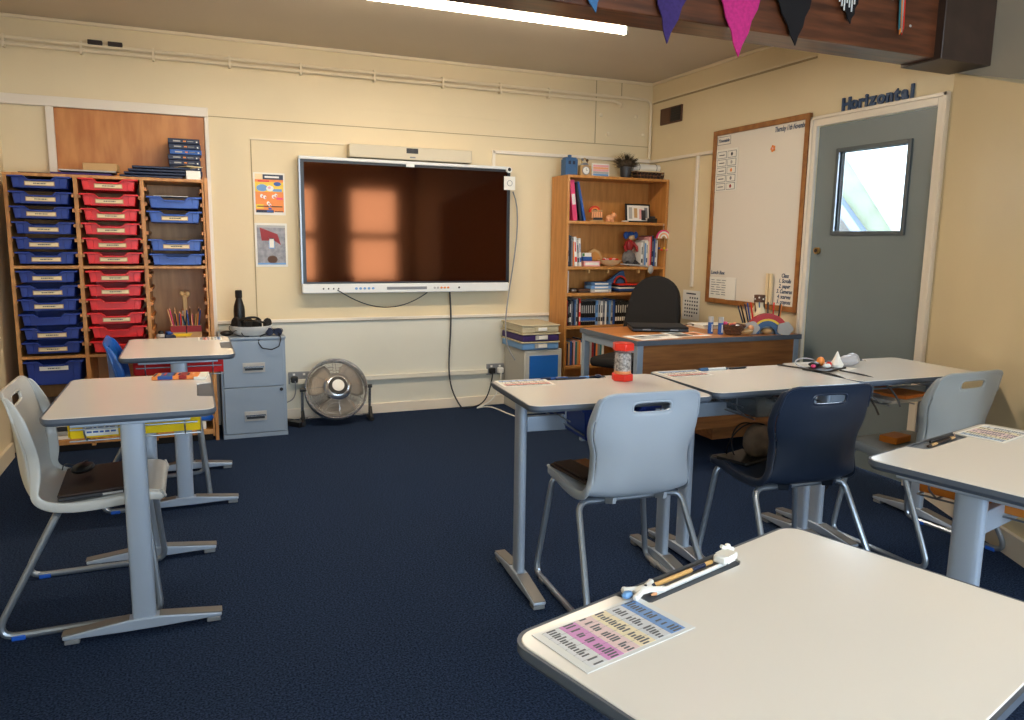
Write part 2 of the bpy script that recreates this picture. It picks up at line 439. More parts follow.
for k, c_ in enumerate(('teal', 'orange', 'grey_light', 'red')):
    MB().prism([(-.018+k*.009, 0), (-.009+k*.009, 0), (.004+k*.007, -.17-.012*(k % 3)), (-.006+k*.007, -.18-.02*(k % 2))], -.002, .002, 'y', c_).build('ribbon', rb, smooth=False)
st = MB().tube([(-4.5, -2.893, 2.44), (-2.2, -2.893, 2.425), (-1.2, -2.893, 2.425), (-.35, -2.923, 2.43)], .003, 'white', 6).build('bunting_string'); tag(st, 'thin white string carrying the bunting flags along the beam', 'string')
# letters over the door
word = 'Horizontal'; ys = [-2.06, -2.118, -2.166, -2.203, -2.245, -2.303, -2.358, -2.405, -2.455, -2.50]
nth = {0: 'capital letter H', 1: 'first letter o', 2: 'letter r', 3: 'letter i', 4: 'letter z', 5: 'second letter o', 6: 'letter n', 7: 'letter t', 8: 'letter a', 9: 'letter l'}
mat('letter_blue', (34, 66, 104), .5)
for i, ch in enumerate(word):
    o = text_obj('wall_letter', ch, .095, 'letter_blue', None, (-.006, ys[i], 2.092), (PI/2, 0, -PI/2), .005, bold=.004)
    tag(o, 'dark blue cut-out %s on the wall over the grey door' % nth[i], 'letter', 'letters spelling a word over the door')
# ------------------------------------------------------------------ tray shelving unit
SX = [-4.486, -4.134, -3.79, -3.45]; SY = -.45; ST = 1.628
sh = thing('tray_shelf_unit', 'tall wooden shelving unit of blue and red trays against the back wall', 'shelf unit', (0, 0, 0))
def sp(nm, x0, x1, z0, z1, y0=SY, y1=-.03, m='shelf_wood'): return MB().box(x0, x1, y0, y1, z0, z1, m).build(nm, sh, bevel=.002)
for i, x in enumerate(SX): sp('side_panel' if i in (0, 3) else 'divider', x-(.011 if i else .0), x+(.011 if i < 3 else .0) + (0 if i else .008), .03, ST-.018)
sp('top_panel', SX[0]-.002, SX[3]+.002, ST-.018, ST)
sp('bottom_shelf', SX[0]+.008, SX[3]-.011, .045, .075)
sp('plinth', SX[0]+.01, SX[3]-.01, 0, .045, SY+.03, -.05, 'dark_gap')
sp('back_panel', SX[0]+.01, SX[3]-.01, .075, ST-.018, -.045, -.03, 'case_wood')
for i in range(3):
    for z in ((1.092, .569) if i < 2 else (1.092, .632)): sp('shelf', SX[i]+.011, SX[i+1]-.011, z, z+.018)
for i in range(3):
    a, c_ = SX[i]+.011, SX[i+1]-.011
    m = MB(); m2 = MB()
    for k in range(17):
        z = .64+k*.085 if k < 5 else 1.16+(k-5)*.085
        if i == 2: z = .70+k*.085
        if z > 1.58: break
        m.box(a, a+.012, SY+.004, -.05, z, z+.02, 'ply_wood'); m2.box(c_-.012, c_, SY+.004, -.05, z, z+.02, 'ply_wood')
    m.build('tray_runner', sh); m2.build('tray_runner', sh)
tag(MB().box(SX[3]+.004, -3.426, -.44, -.02, 0, 1.64, 'shelf_wood').build('side_board'), 'narrow upright wooden board closing the right side of the tray shelves', 'board')
def make_tray(m, h=.068, wtop=.306, deep=.36, lab='paper_cream', labx=0, ls=1, name='storage_tray', text=True):
    """local: front face at y=0 going to +y, rim top at z=0"""
    t = thing(name, '', 'tray')
    hw = wtop/2; hb = hw-.022; dd = .024
    out = [(-hb, -h), (hb, -h), (hw-.014, -.006), (.078, -.006), (.056, -dd), (-.056, -dd), (-.078, -.006), (-hw+.014, -.006)]
    b = MB()
    b.prism(out, 0, .004, 'y', m)
    b.prism([(-hb, -h), (hb, -h), (hw-.014, -.006), (-hw+.014, -.006)], deep-.004, deep, 'y', m)
    for s in (-1, 1): b.add([(s*hb, 0, -h), (s*hb, deep, -h), (s*(hw-.014), deep, -.006), (s*(hw-.014), 0, -.006), (s*(hb-.004), 0, -h), (s*(hb-.004), deep, -h), (s*(hw-.018), deep, -.006), (s*(hw-.018), 0, -.006)], [(0, 1, 2, 3), (4, 7, 6, 5), (0, 3, 7, 4), (1, 5, 6, 2), (3, 2, 6, 7), (0, 4, 5, 1)], m)
    b.box(-hb, hb, 0, deep, -h, -h+.004, m)
    # ribs at the corners of the front
    for s in (-1, 1):
        b.prism([(s*(hb-.004), -h+.004), (s*(hw-.022), -.012), (s*.098, -.012), (s*.098, -h+.004)], -.005, 0, 'y', m)
    b.build('tray_body', t, bevel=.0015, seg=1)
    # rolled rim following the dip
    path = [(-hw, -.0), (-.078, -.0), (-.055, -.02), (.055, -.02), (.078, -.0), (hw, -.0)]
    r = MB()
    for i in range(5):
        (xa, za), (xb, zb) = path[i], path[i+1]
        r.prism([(xa, za), (xb, zb), (xb, zb-.009), (xa, za-.009)], -.018, .004, 'y', m)
    for s in (-1, 1): r.box(min(s*hw, s*(hw-.016)), max(s*hw, s*(hw-.016)), 0, deep, -.009, 0, m)
    r.build('rim', t, bevel=.0015, seg=1)
    if lab:
        z0 = -dd-.006
        l = MB().box(labx-.073*ls, labx+.073*ls, -.008, -.004, z0-.024, z0, 'tan' if lab == 'paper_cream' else lab).box(labx-.069*ls, labx+.069*ls, -.0085, -.004, z0-.021, z0-.003, lab)
        if text:
            x = -.03
            while x < .03:
                wd = random.uniform(.004, .014); l.box(labx+x, labx+min(x+wd, .032), -.0092, -.004, z0-.0145, z0-.0095, 'ink'); x += wd+.0025
        l.build('label_strip', t)
    return t
cols = [
 ('dark blue', 'blue_tray', [1.611, 1.525, 1.443, 1.357, 1.271, 1.188, 1.081, .998, .919, .835, .753, .67], 'left', (9,)),
 ('red', 'red_tray', [1.611, 1.524, 1.44, 1.358, 1.272, 1.189, 1.081, .999, .917, .834, .752, .666], 'middle', (8, 10, 11)),
 ('bright blue', 'blue_tray_light', [1.52, 1.435, 1.268, 1.182], 'right', (0, 3))]
for ci, (cn, cm, zs, side, nolab) in enumerate(cols):
    xc = (SX[ci]+SX[ci+1])/2+(.0 if ci else .004)
    proto = make_tray(cm); bare = None
    used = False
    for k, z in enumerate(zs):
        if k in nolab:
            o = make_tray(cm, lab=None); o.location = (xc, SY-.012, z)
        elif not used: o = proto; used = True
        else: o = dup(proto)
        o.location = (xc+random.uniform(-.004, .004), SY-.014+random.uniform(-.004, .008), z)
        o['category'] = 'tray'; o['group'] = '%s trays in the shelving unit' % cn
        o['label'] = '%s tray %s, %s from the top of the %s tray column' % (cn, 'without a label' if k in nolab else 'with a paper label', ordn(k), side)
o = make_tray('blue_tray', h=.14, lab='paper'); o.location = (SX[0]+.178, SY-.012, .558)
tag(o, 'deep dark blue tray at the bottom of the left tray column', 'tray')
# papers poking out of trays
def slab(nm, x0, x1, y0, y1, z, th, m, label, cat, rz=0, rx=0, ry=0, group=None, bev=0):
    cx, cy = (x0+x1)/2, (y0+y1)/2
    o = MB().box(x0-cx, x1-cx, y0-cy, y1-cy, 0, th, m).build(nm, None, (cx, cy, z), (rx, ry, rz), bevel=bev)
    return tag(o, label, cat, group)
slab('paper_sheet', -3.73, -3.54, -.44, -.2, 1.523, .003, 'paper', 'white sheet of paper on the top blue tray of the right tray column', 'paper')
# pencil caddy
cd = thing('pencil_caddy', 'wooden pencil caddy with red and yellow bands full of pencils in the shelves', 'caddy', (-3.588, -.33, .6505))
m = MB()
for s in (-1, 1):
    x = s*.046
    m.box(x-.043, x+.043, -.05, .05, 0, .006, 'tan')
    for (a, b_, c_, d_) in ((x-.043, x+.043, -.05, -.046), (x-.043, x+.043, .046, .05), (x-.043, x-.039, -.046, .046), (x+.039, x+.043, -.046, .046)): m.box(a, b_, c_, d_, .006, .085, 'tan')
m.build('box', cd)
m = MB()
for s in (-1, 1): m.box(s*.046-.0435, s*.046+.0435, -.052, -.0495, .045, .084, 'red_dark')
m.build('red_band', cd)
MB().prism([(-.06, .018), (.02, .018), (.035, .036), (-.075, .036)], -.0525, -.0495, 'y', 'yellow').build('yellow_band', cd)
MB().box(-.011, .011, -.006, .006, .08, .27, 'tan').ball((-.014, 0, .282), (.017, .008, .019), 'tan').ball((.016, 0, .278), (.017, .008, .019), 'tan').build('handle', cd, bevel=.002)
pc = ['yellow', 'red', 'navy', 'peach', 'blue', 'black', 'white', 'orange', 'pink', 'navy', 'teal', 'black', 'blue', 'gold_pencil', 'brown', 'navy']
for k in range(22):
    s = -1 if k < 11 else 1; kk = k % 11
    bx = s*.046+(kk-5)*.0068; y = random.uniform(-.03, .03); ln = random.uniform(.13, .18); tl = (kk-5)*.0045+random.uniform(-.01, .01)
    cc = pc[(k*5+3) % len(pc)]
    P0 = Vector((-3.588+bx*.8, -.33+y, .658)); P1 = P0+Vector((tl*1.2, random.uniform(-.01, .01), ln)); dd = (P1-P0).normalized()
    o = MB().cyl(P0, P1, .0036, cc, n=6).cyl(P1, P1+dd*.014, .0036, 'peach', .0006, 6).build('pencil')
    tag(o, '%s pencil standing in the %s half of the wooden pencil caddy' % ({'peach': 'skin-coloured', 'gold_pencil': 'light wooden', 'blue': 'mid blue', 'navy': 'dark blue'}.get(cc, cc), 'left' if s < 0 else 'right'), 'pencil', '%s pencils in %s half of caddy' % (cc.replace('_', ' '), 'left' if s < 0 else 'right'))
tag(MB().ball((0, 0, .02), (.03, .03, .02), 'grey_light').ball((.0, 0, .045), (.018, .018, .012), 'black').build('tape_dispenser', None, (-3.735, -.37, .651)), 'small grey and black object on the shelf left of the pencil caddy', 'ornament')
tag(MB().box(-.035, .035, -.03, .03, 0, .03, 'navy').box(-.02, .035, -.025, .03, .03, .05, 'blue').build('glue_pot', None, (-3.686, -.36, .651), (0, 0, .3), bevel=.006), 'small dark blue box beside the pencil caddy', 'box')
# lower shelves of the unit
for k, (x0, x1, z, th, m_, l) in enumerate(((-3.755, -3.5, .0755, .05, 'paper', 'stack of white papers on the bottom shelf right side'), (-3.61, -3.47, .126, .03, 'grey', 'grey folder on the paper stack on the bottom right shelf'), (-3.61, -3.475, .157, .03, 'blue', 'light blue folder on the grey one on the bottom right shelf'), (-3.66, -3.48, .188, .045, 'blue_tray', 'dark blue box on the blue folder on the bottom right shelf'))):
    slab(('paper_stack', 'folder', 'folder', 'box')[k], x0, x1, -.43, -.15, z, th, m_, l, 'stationery', rz=.0, bev=.004)
pcol = ['paper', 'grey_light', 'charcoal', 'paper', 'grey', 'paper', 'charcoal', 'grey_light']
for k, c_ in enumerate(pcol):
    slab('paper_pile', -4.43+random.uniform(0, .02), -4.17, -.43, -.1, .0755+k*.026, .022, c_, '%s paper bundle, %s from the bottom of the pile on the lower shelf' % ({'paper': 'white', 'grey_light': 'pale grey', 'charcoal': 'dark', 'grey': 'grey'}[c_], ordn(k)), 'paper', bev=.003, group='paper bundles on the lower shelf')
# on top of the unit
TZ = ST+.0005
slab('picture_book', -4.42, -4.2, -.42, -.2, TZ, .006, 'brown', 'thin brown folder lying on the left end of the tray unit top', 'folder', rz=.05)
slab('document_folder', -4.25, -3.94, -.43, -.15, TZ, .012, 'purple', 'thin dark purple folder lying on top of the tray unit', 'folder', rz=-.06)
slab('document_folder', -4.22, -3.93, -.42, -.16, TZ+.022, .008, 'grey_light', 'thin grey folder on the purple folder on the tray unit', 'folder', rz=.04)
slab('wooden_block', -4.10, -3.92, -.33, -.2, TZ+.034, .045, 'tan', 'light brown box lying on the folders on the tray unit', 'box', rz=-.05, bev=.003)
for k in range(4):
    slab('navy_folder', -3.90+k*.02, -3.56+k*.012, -.43, -.16, TZ+.001+k*.018, .013, 'navy', 'thick navy folder, %s from the bottom of the stack on the tray unit' % ordn(k), 'folder', rz=-.03+.02*k, group='navy folders on the tray unit', bev=.003)
slab('paper_sheet', -3.60, -3.5, -.44, -.2, TZ+.074, .004, 'paper_cream', 'cream paper lying askew on the navy folders', 'paper', rz=.5)
slab('paper_sheet', -3.55, -3.47, -.44, -.3, TZ, .05, 'paper', 'folded white paper at the right end of the tray unit top', 'paper', rz=.1)
for k in range(8):
    o = thing('case_book', 'navy flat case, %s from the bottom of the stack on the tray unit' % ordn(k), 'case', (-3.552+.004*((k*3) % 4), -.13, TZ+.0005+k*.0328), 0, 'navy cases stacked on the tray unit')
    MB().box(-.092, .092, -.09, .09, 0, .0305, 'navy' if k != 5 else 'blue').build('body', o, bevel=.003)
    m = MB().box(-.062, -.02, -.0915, -.089, .011, .019, 'grey_light').box(-.004, .012, -.0915, -.089, .011, .019, 'orange').box(.07, .078, -.0915, -.089, .009, .017, 'white').box(.02, .055, -.0915, -.089, .012, .017, 'grey'); m.build('spine_print', o)
# ------------------------------------------------------------------ filing cabinet
fc = thing('filing_cabinet', 'grey two-drawer metal filing cabinet between tray shelves and fan', 'cabinet', (-3.2, -.235, 0))
MB().box(-.2, .2, -.195, .205, 0, .64, 'cabinet_grey').build('body', fc, bevel=.004)
MB().box(-.203, .203, -.215, .207, .64, .656, 'cabinet_grey').build('top', fc, bevel=.004)
for k, (z0, z1) in enumerate(((.335, .632), (.03, .33))):
    dw = MB().box(-.185, .185, -.215, -.195, z0, z1, 'cabinet_grey').build('drawer', fc, bevel=.003)
    zc = z0+.125 if k == 0 else z0+.112
    m = MB().box(-.068, .068, -.221, -.214, zc-.03, zc+.032, 'grey_light').box(-.055, .055, -.224, -.220, zc-.016, zc-.002, 'charcoal').box(-.062, .062, -.232, -.221, zc+.002, zc+.012, 'chrome').box(-.05, .05, -.2225, -.2205, zc+.018, zc+.027, 'grey_light')
    h = m.build('handle', dw)
MB().cyl((.165, -.214, .31), (.165, -.222, .31), .011, 'black').build('lock', fc)
MB().box(-.2, .2, -.213, -.195, 0, .027, 'cabinet_grey').build('kick_plate', fc, bevel=.002)
# things on the cabinet
FT_ = .6565
bo = thing('water_bottle', 'black metal water bottle standing on the filing cabinet', 'bottle', (-3.262, -.2, FT_))
MB().lathe([(.034, 0), (.036, .01), (.036, .15), (.033, .18), (.02, .225), (.018, .235)], 'black').build('body', bo)
MB().lathe([(.0205, .235), (.022, .24), (.022, .28), (.018, .285)], 'black_matte').build('cap', bo)
bw = thing('bowl', 'shallow white bowl on the filing cabinet holding black headphones', 'bowl', (-3.2, -.325, FT_))
MB().lathe([(.075, 0), (.105, .014), (.125, .045), (.132, .066), (.127, .066), (.115, .044), (.098, .016), (.02, .008)], 'white', n=28).build('bowl', bw)
def headphones(loc, rot, lab, s=1):
    t = thing('headphones', lab, 'headphones', loc, rot=rot, group='headphones in the white bowl')
    pts = [(.072*s*math.cos(a), 0, .078*s*math.sin(a)) for a in [PI*k/14 for k in range(15)]]
    MB().tube(pts, .007, 'black', 8).build('headband', t)
    for sgn in (-1, 1):
        MB().lathe([(.034*s, -.012), (.038*s, 0), (.034*s, .012)], 'black_matte', M=Matrix.Translation((sgn*.066*s, 0, -.006)) @ Matrix.Rotation(PI/2, 4, 'Y')).build('ear_cup', t)
    return t
headphones((-3.225, -.345, FT_+.075), (1.0, .15, .5), 'black headphones leaning on the left of the white bowl', 1.15)
headphones((-3.16, -.32, FT_+.075), (1.25, .0, -.6), 'black headphones lying on the right of the white bowl', 1.05)
pts = [(-3.29, -.36, .70), (-3.32, -.37, .74), (-3.34, -.37, .71), (-3.31, -.36, .67), (-3.33, -.38, .668), (-3.3, -.40, .70), (-3.27, -.41, .69), (-3.255, -.43, .664), (-3.22, -.435, .662)]
tag(MB().tube(fillet(pts, .02)[0], .0025, 'black', 6).build('headphone_cable'), 'thin black headphone cable tangled beside the white bowl', 'cable')
bi = thing('binoculars', 'small dark blue binoculars on the right of the filing cabinet', 'binoculars', (-3.055, -.37, FT_), -.3)
for s in (-1, 1): MB().cyl((s*.028, -.045, .026), (s*.028, .04, .026), .026, 'navy', .016).cyl((s*.024, .035, .022), (s*.022, .05, .022), .017, 'black').build('barrel', bi)
MB().box(-.02, .02, -.02, .03, .016, .042, 'black').build('bridge', bi, bevel=.004)
pts = [(-.035, -.045, .02), (-.075, -.09, .003), (-.085, -.11, -.035), (-.06, -.112, -.072), (.0, -.112, -.08), (.045, -.11, -.06), (.055, -.09, -.01), (.03, -.045, .02)]
MB().tube(fillet(pts, .02)[0], .0035, 'black', 6).build('strap', bi)
ms = thing('computer_mouse', 'black oval mouse at the left edge of the filing cabinet', 'mouse', (-3.35, -.33, FT_))
MB().ball((0, 0, .018), (.042, .03, .018), 'black').build('shell', ms)
# ------------------------------------------------------------------ posters
def poster(x0, x1, z0, z1, name, label, base, draw):
    t = thing(name, label, 'poster', ((x0+x1)/2, -.004, (z0+z1)/2))
    w_, h_ = x1-x0, z1-z0
    MB().box(-w_/2, w_/2, 0, .002, -h_/2, h_/2, base).build('sheet', t)
    m = MB(); draw(m, w_, h_); m.build('print', t, smooth=False)
    return t
def pr_box(m, x0, x1, z0, z1, c_, w_, h_, l=0): m.box((x0-.5)*w_, (x1-.5)*w_, -.0012-.0004*l, 0, (z0-.5)*h_, (z1-.5)*h_, c_)
def pr_ell(m, x, z, rx, rz, c_, w_, h_, l=1):
    m.prism([((x-.5)*w_+rx*w_*math.cos(a), (z-.5)*h_+rz*h_*math.sin(a)) for a in [2*PI*k/14 for k in range(14)]], -.0012-.0004*l, 0, 'y', c_)
def d1(m, w_, h_):
    B = lambda *a, l=0: pr_box(m, *a, w_, h_, l)
    B(.05, .95, .07, .93, 'orange'); B(.05, .95, .55, .78, 'yellow', l=1); B(.05, .3, .84, .97, 'paper_cream', l=1); B(.3, .95, .84, .96, 'navy', l=1)
    B(.14, .5, .78, .82, 'red', l=2); B(.36, .82, .88, .92, 'white', l=2); B(.06, .62, .055, .12, 'navy', l=1); B(.4, .6, .07, .11, 'blue', l=2); B(.72, .92, .37, .42, 'pink', l=2)
    B(.06, .3, .15, .25, 'yellow', l=1); B(.1, .9, .19, .215, 'brown', l=2)
    pr_ell(m, .27, .64, .18, .085, 'blue_light', w_, h_, 2); pr_ell(m, .76, .74, .12, .05, 'blue', w_, h_, 2); pr_ell(m, .52, .63, .12, .07, 'white', w_, h_, 3); pr_ell(m, .5, .65, .05, .03, 'pink_pale', w_, h_, 4)
    for (x, z) in ((.25, .45), (.35, .42), (.62, .44), (.7, .47), (.45, .28), (.5, .23)): pr_ell(m, x, z, .05, .045, 'white', w_, h_, 2); pr_ell(m, x+.02, z-.01, .02, .02, 'red', w_, h_, 3)
    B(.6, .9, .56, .62, 'blue_light', l=2); B(.45, .55, .13, .17, 'blue', l=3)
    for k in range(6): B(.66+k*.045, .69+k*.045, .07, .1, 'ink', l=2)
poster(-3.129, -2.924, 1.44, 1.722, 'poster', 'colourful orange and yellow poster with blue clouds left of the screen', 'paper', d1)
def d2(m, w_, h_):
    B = lambda *a, l=0: pr_box(m, *a, w_, h_, l)
    B(.06, .94, .05, .95, 'poster_grey'); B(.42, .6, .42, .66, 'blue_light', l=1); B(.44, .58, .44, .64, 'paper', l=2); B(.06, .94, .05, .09, 'blue_light', l=1); B(.06, .94, .9, .95, 'grey_light', l=1)
    m.prism([(-.35*w_, .4*h_), (.2*w_, .25*h_), (.3*w_, 0), (.1*w_, .1*h_), (-.3*w_, .1*h_)], -.0016, 0, 'y', 'red_dark')
    pr_ell(m, .52, .17, .16, .09, 'brown', w_, h_, 1)
poster(-3.131, -2.919, 1.088, 1.385, 'poster', 'grey glossy poster with a small white tag, below the colourful one', 'paper', d2)
# ------------------------------------------------------------------ screen
tv = thing('interactive_screen', 'large wall-mounted black touchscreen with white lower bar', 'screen', (-2.064, -.045, 0))
x0, x1 = -.772, .772
MB().box(x0, x1, -.045, .04, .905, 1.83, 'bezel').build('housing', tv, bevel=.006)
MB().box(x0+.03, x1-.02, -.0475, -.045, .985, 1.80, 'screen').build('screen_glass', tv, smooth=False)
MB().box(x0-.002, x1+.002, -.055, .0, .905, .972, 'tv_white').build('lower_bar', tv, bevel=.006)
MB().box(x0-.002, x1+.002, -.052, .0, 1.818, 1.84, 'tv_white').build('top_rail', tv, bevel=.004)
MB().box(x0-.004, x0+.006, -.05, 0, .97, 1.82, 'chrome_dull').box(x1-.006, x1+.004, -.05, 0, .97, 1.82, 'bezel').build('side_rail', tv)
m = MB().box(-.18, .12, -.058, -.054, .928, .948, 'grey')
m.build('speaker_grille', tv, bevel=.004)
m = MB()
for k in range(4): m.ball((-.63+k*.035, -.0555, .938), (.006, .003, .006), 'black', 8)
m.ball((.37, -.0555, .938), (.008, .003, .008), 'black', 8)
for k in range(5): m.ball((-.40+k*.03, -.0555, .938), (.011, .0025, .009), 'blue_light', 8)
for k in range(5): m.ball((.18+k*.026, -.0555, .938), (.010, .0025, .008), 'orange' if k > 1 else 'grey_light', 8)
m.build('button', tv)
MB().box(-.03, .03, -.056, -.05, 1.80, 1.82, 'white').build('sensor', tv)
MB().cyl((x1-.01, -.04, 1.815), (x1-.01, -.065, 1.815), .022, 'white').cyl((x1-.01, -.065, 1.818), (x1-.01, -.068, 1.818), .013, 'black').build('corner_knob', tv)
sb = thing('video_bar', 'long beige video bar mounted above the screen', 'speaker bar', (-2.048, -.06, 1.893))
MB().box(-.45, .45, -.045, .055, -.045, .045, 'soundbar').build('housing', sb, bevel=.006)
MB().box(-.045, .04, -.049, -.044, .0, .035, 'black').ball((-.0, -.05, .018), (.012, .004, .012), 'charcoal').build('camera_lens', sb)
MB().box(-.02, .02, -.048, -.044, -.032, -.022, 'grey').build('badge', sb)
m = MB().box(-.045, .045, 0, .003, -.05, .05, 'paper'); tn = m.build('wall_note', None, (-1.297, -.106, 1.718), (0, 0, 0)); tag(tn, 'small white paper note hanging on the top right screen corner', 'note')
m = MB().tube([(.02*math.cos(a), -.002, .02*math.sin(a)) for a in [2*PI*k/12 for k in range(12)]], .002, 'grey', 5, closed=True).build('drawing', tn)
# cables
def cable(pts, r, m_, name, label, rad=.06, n_=8):
    return tag(MB().tube(fillet(pts, rad, n=n_)[0], r, m_, 6).build(name), label, 'cable')
def bez(ps, n_=20):
    ps = [Vector(p) for p in ps]; out = []
    for i in range(n_+1):
        u = i/n_; q_ = ps
        while len(q_) > 1: q_ = [q_[j]*(1-u)+q_[j+1]*u for j in range(len(q_)-1)]
        out.append(q_[0])
    return out
def bcable(ps, r, m_, label, name='power_cable'):
    return tag(MB().tube(bez(ps), r, m_, 6).build(name), label, 'cable')
bcable([(-2.60, -.11, .93), (-2.45, -.12, .83), (-2.22, -.09, .70), (-2.0, -.07, .86), (-1.93, -.06, .90)], .004, 'charcoal', 'grey cable drooping in a loop below the screen', 'screen_cable')
bcable([(-1.745, -.03, .90), (-1.73, -.03, .7), (-1.72, -.04, .5), (-1.80, -.04, .3), (-1.76, -.05, .15), (-1.66, -.07, .006)], .006, 'charcoal', 'black cable hanging from the screen down to the floor', 'screen_cable')
bcable([(-1.25, -.06, 1.66), (-1.16, -.04, 1.5), (-1.20, -.03, 1.3), (-1.22, -.03, 1.0), (-1.31, -.08, .80), (-1.47, -.3, .55), (-1.40, -.40, .48), (-1.37, -.435, .42)], .005, 'grey', 'grey cable hanging beside the screen, its end dangling by the cases', 'screen_cable')
def socket(x, z, lab, plugs):
    t = thing('wall_socket', lab, 'socket', (x, -.003, z))
    MB().box(-.073, .073, -.012, .003, -.043, .043, 'grey').build('plate', t, bevel=.003)
    for s in (-1, 1): MB().box(s*.035-.008, s*.035+.008, -.016, -.012, .018, .032, 'white').build('switch', t)
    for (px_, m_) in plugs:
        p = MB().box(px_-.024, px_+.024, -.05, -.012, -.03, .015, m_).build('plug', t, bevel=.008)
    return t
socket(-2.868, .30, 'grey double wall socket with a black plug beside the filing cabinet', [(-.035, 'black')])
socket(-1.36, .285, 'grey double wall socket with one black and one white plug', [(-.035, 'black'), (.035, 'white')])
bcable([(-2.90, -.055, .285), (-2.90, -.06, .2), (-2.88, -.06, .12), (-3.0, -.05, .14), (-2.99, -.04, .12)], .004, 'grey', 'thin grey cable from the socket behind the filing cabinet')
bcable([(-1.395, -.05, .27), (-1.41, -.06, .15), (-1.45, -.05, .0), (-1.5, -.08, .012), (-1.66, -.1, .008)], .005, 'black', 'black cable curving from the right socket to the floor')
bcable([(-1.325, -.05, .27), (-1.33, -.06, .10), (-1.40, -.05, .0), (-1.5, -.06, .014), (-1.55, -.12, .007)], .005, 'white', 'white cable curving from the right socket to the floor')
bcable([(-1.55, -.12, .007), (-1.35, -.03, .007), (-1.45, -.25, .007), (-1.40, -.5, .007), (-1.33, -.60, .007)], .005, 'white', 'white cable on the floor leading under the desks')
# ------------------------------------------------------------------ fan
fn = thing('floor_fan', 'round chrome floor fan tilted upwards under the screen', 'fan', (-2.64, -.22, 0))
M = Matrix.Translation((0, 0, .245)) @ Matrix.Rotation(math.radians(90-27), 4, 'X')
R_ = .212
m = MB()
def ring(R, z, r, mm=m): mm.tube([M @ Vector((R*math.cos(a), R*math.sin(a), z)) for a in [2*PI*k/40 for k in range(40)]], r, 'chrome', 6, closed=True)
ring(R_, .0, .008); ring(R_*.99, .035, .004); ring(R_, -.05, .005)
for j in range(1, 13): 
    f_ = j/13; ring(.065+(R_-.07)*f_, .062-.03*f_**3, .0013)
for j in range(1, 7): ring(.05+(R_-.06)*j/7, -.075+.02*(j/7)**3, .0016)
for k in range(12):
    a = 2*PI*k/12; m.tube([M @ Vector((r*math.cos(a), r*math.sin(a), z)) for (r, z) in ((.05, .06), (.15, .055), (R_*.98, .03), (R_, 0))], .0017, 'chrome', 5)
    m.tube([M @ Vector((r*math.cos(a), r*math.sin(a), z)) for (r, z) in ((.03, -.075), (.15, -.07), (R_*.98, -.05), (R_, 0))], .0017, 'chrome', 5)
m.build('cage', fn)
MB().lathe([(R_-.004, -.045), (R_+.002, -.03), (R_+.002, .0), (R_-.004, .0)], 'chrome', M=M, n=40, cap=False).build('rim_band', fn)
hb = MB().lathe([(.03, -.02), (.07, .03), (.095, .052), (.098, .062), (.08, .078), (.058, .082)], 'chrome', M=M, n=28).build('hub', fn)
MB().lathe([(.066, .079), (.064, .086), (.038, .087)], 'black', M=M, n=28).build('hub_ring', hb)
MB().lathe([(.042, .086), (.041, .090), (.01, .0905)], 'paper', M=M, n=24).build('badge', hb)
for k in range(3):
    m = MB(); a0 = 2*PI*k/3+.5; vs = []; nn_ = 10
    for i in range(nn_+1):
        for j in range(5):
            rr = .04+(.155)*j/4; wid = .5+.35*math.sin(PI*j/4*.8)
            a = a0-wid+2*wid*i/nn_; vs.append(M @ Vector((rr*math.cos(a), rr*math.sin(a), -.025+.03*(i/nn_-.5)*2*(.7))))
    fs = [(i*5+j, i*5+j+1, (i+1)*5+j+1, (i+1)*5+j) for i in range(nn_) for j in range(4)]
    o = MB().add(vs, fs, 'blade').build('blade', fn); sm = o.modifiers.new('s', 'SOLIDIFY'); sm.thickness = .002
MB().lathe([(.045, -.12), (.055, -.11), (.055, -.03), (.03, -.02)], 'black', M=M, n=20).build('motor', fn)
pts, _ = fillet([(-.235, 0, .25), (-.235, 0.02, .045), (-.235, .02, .04), (-.2, .07, .03), (.2, .07, .03), (.235, .02, .04), (.235, .02, .045), (.235, 0, .25)], .02)
MB().tube(pts, .010, 'chrome', 10).build('stand', fn)
for s in (-1, 1):
    MB().tube([(s*.235, -.06, .022), (s*.235, .08, .022)], .016, 'black', 10).tube([(s*.235, -.05, .022), (s*.236, .0, .1)], .012, 'black', 8).build('rubber_foot', fn)
    MB().cyl((s*.205, 0, .25), (s*.25, 0, .25), .013, 'black').build('pivot_knob', fn)
tag(MB().box(-.09, .09, -.03, .03, 0, .035, 'black').box(-.05, -.01, -.02, .02, .035, .04, 'charcoal').build('extension_block', None, (-2.94, -.2, 0), (0, 0, -.9), bevel=.006), 'black extension block on the floor between cabinet and fan', 'extension lead')
# ------------------------------------------------------------------ small cabinet with blue door
sc = thing('small_cabinet', 'low grey cabinet with a blue door left of the bookcase', 'cabinet', (-1.135, -.23, 0))
MB().box(-.155, .155, -.19, .205, 0, .488, 'cab_pale').build('body', sc, bevel=.005)
MB().box(-.148, .148, -.198, -.19, .03, .478, 'cab_pale').build('door_frame', sc, bevel=.003)
MB().box(-.118, .118, -.205, -.198, .05, .445, 'cab_blue').build('door', sc, bevel=.002)
def org_case(z, m_, lab, rz):
    t = thing('organiser_case', lab, 'case', (-1.165, -.235, z), rz, 'organiser cases on the small cabinet')
    MB().box(-.15, .15, -.2, .2, 0, .05, m_).build('box', t, bevel=.008)
    MB().box(-.157, .157, -.207, .207, .05, .062, 'case_clear').build('lid', t, bevel=.004)
    MB().box(-.05, .05, -.213, -.2, .012, .045, 'case_clear' if m_ == 'case_clear' else 'grey_light').build('latch', t, bevel=.003)
    MB().box(-.025, .045, -.2155, -.212, .018, .042, 'paper').build('label_strip', t)
    return t
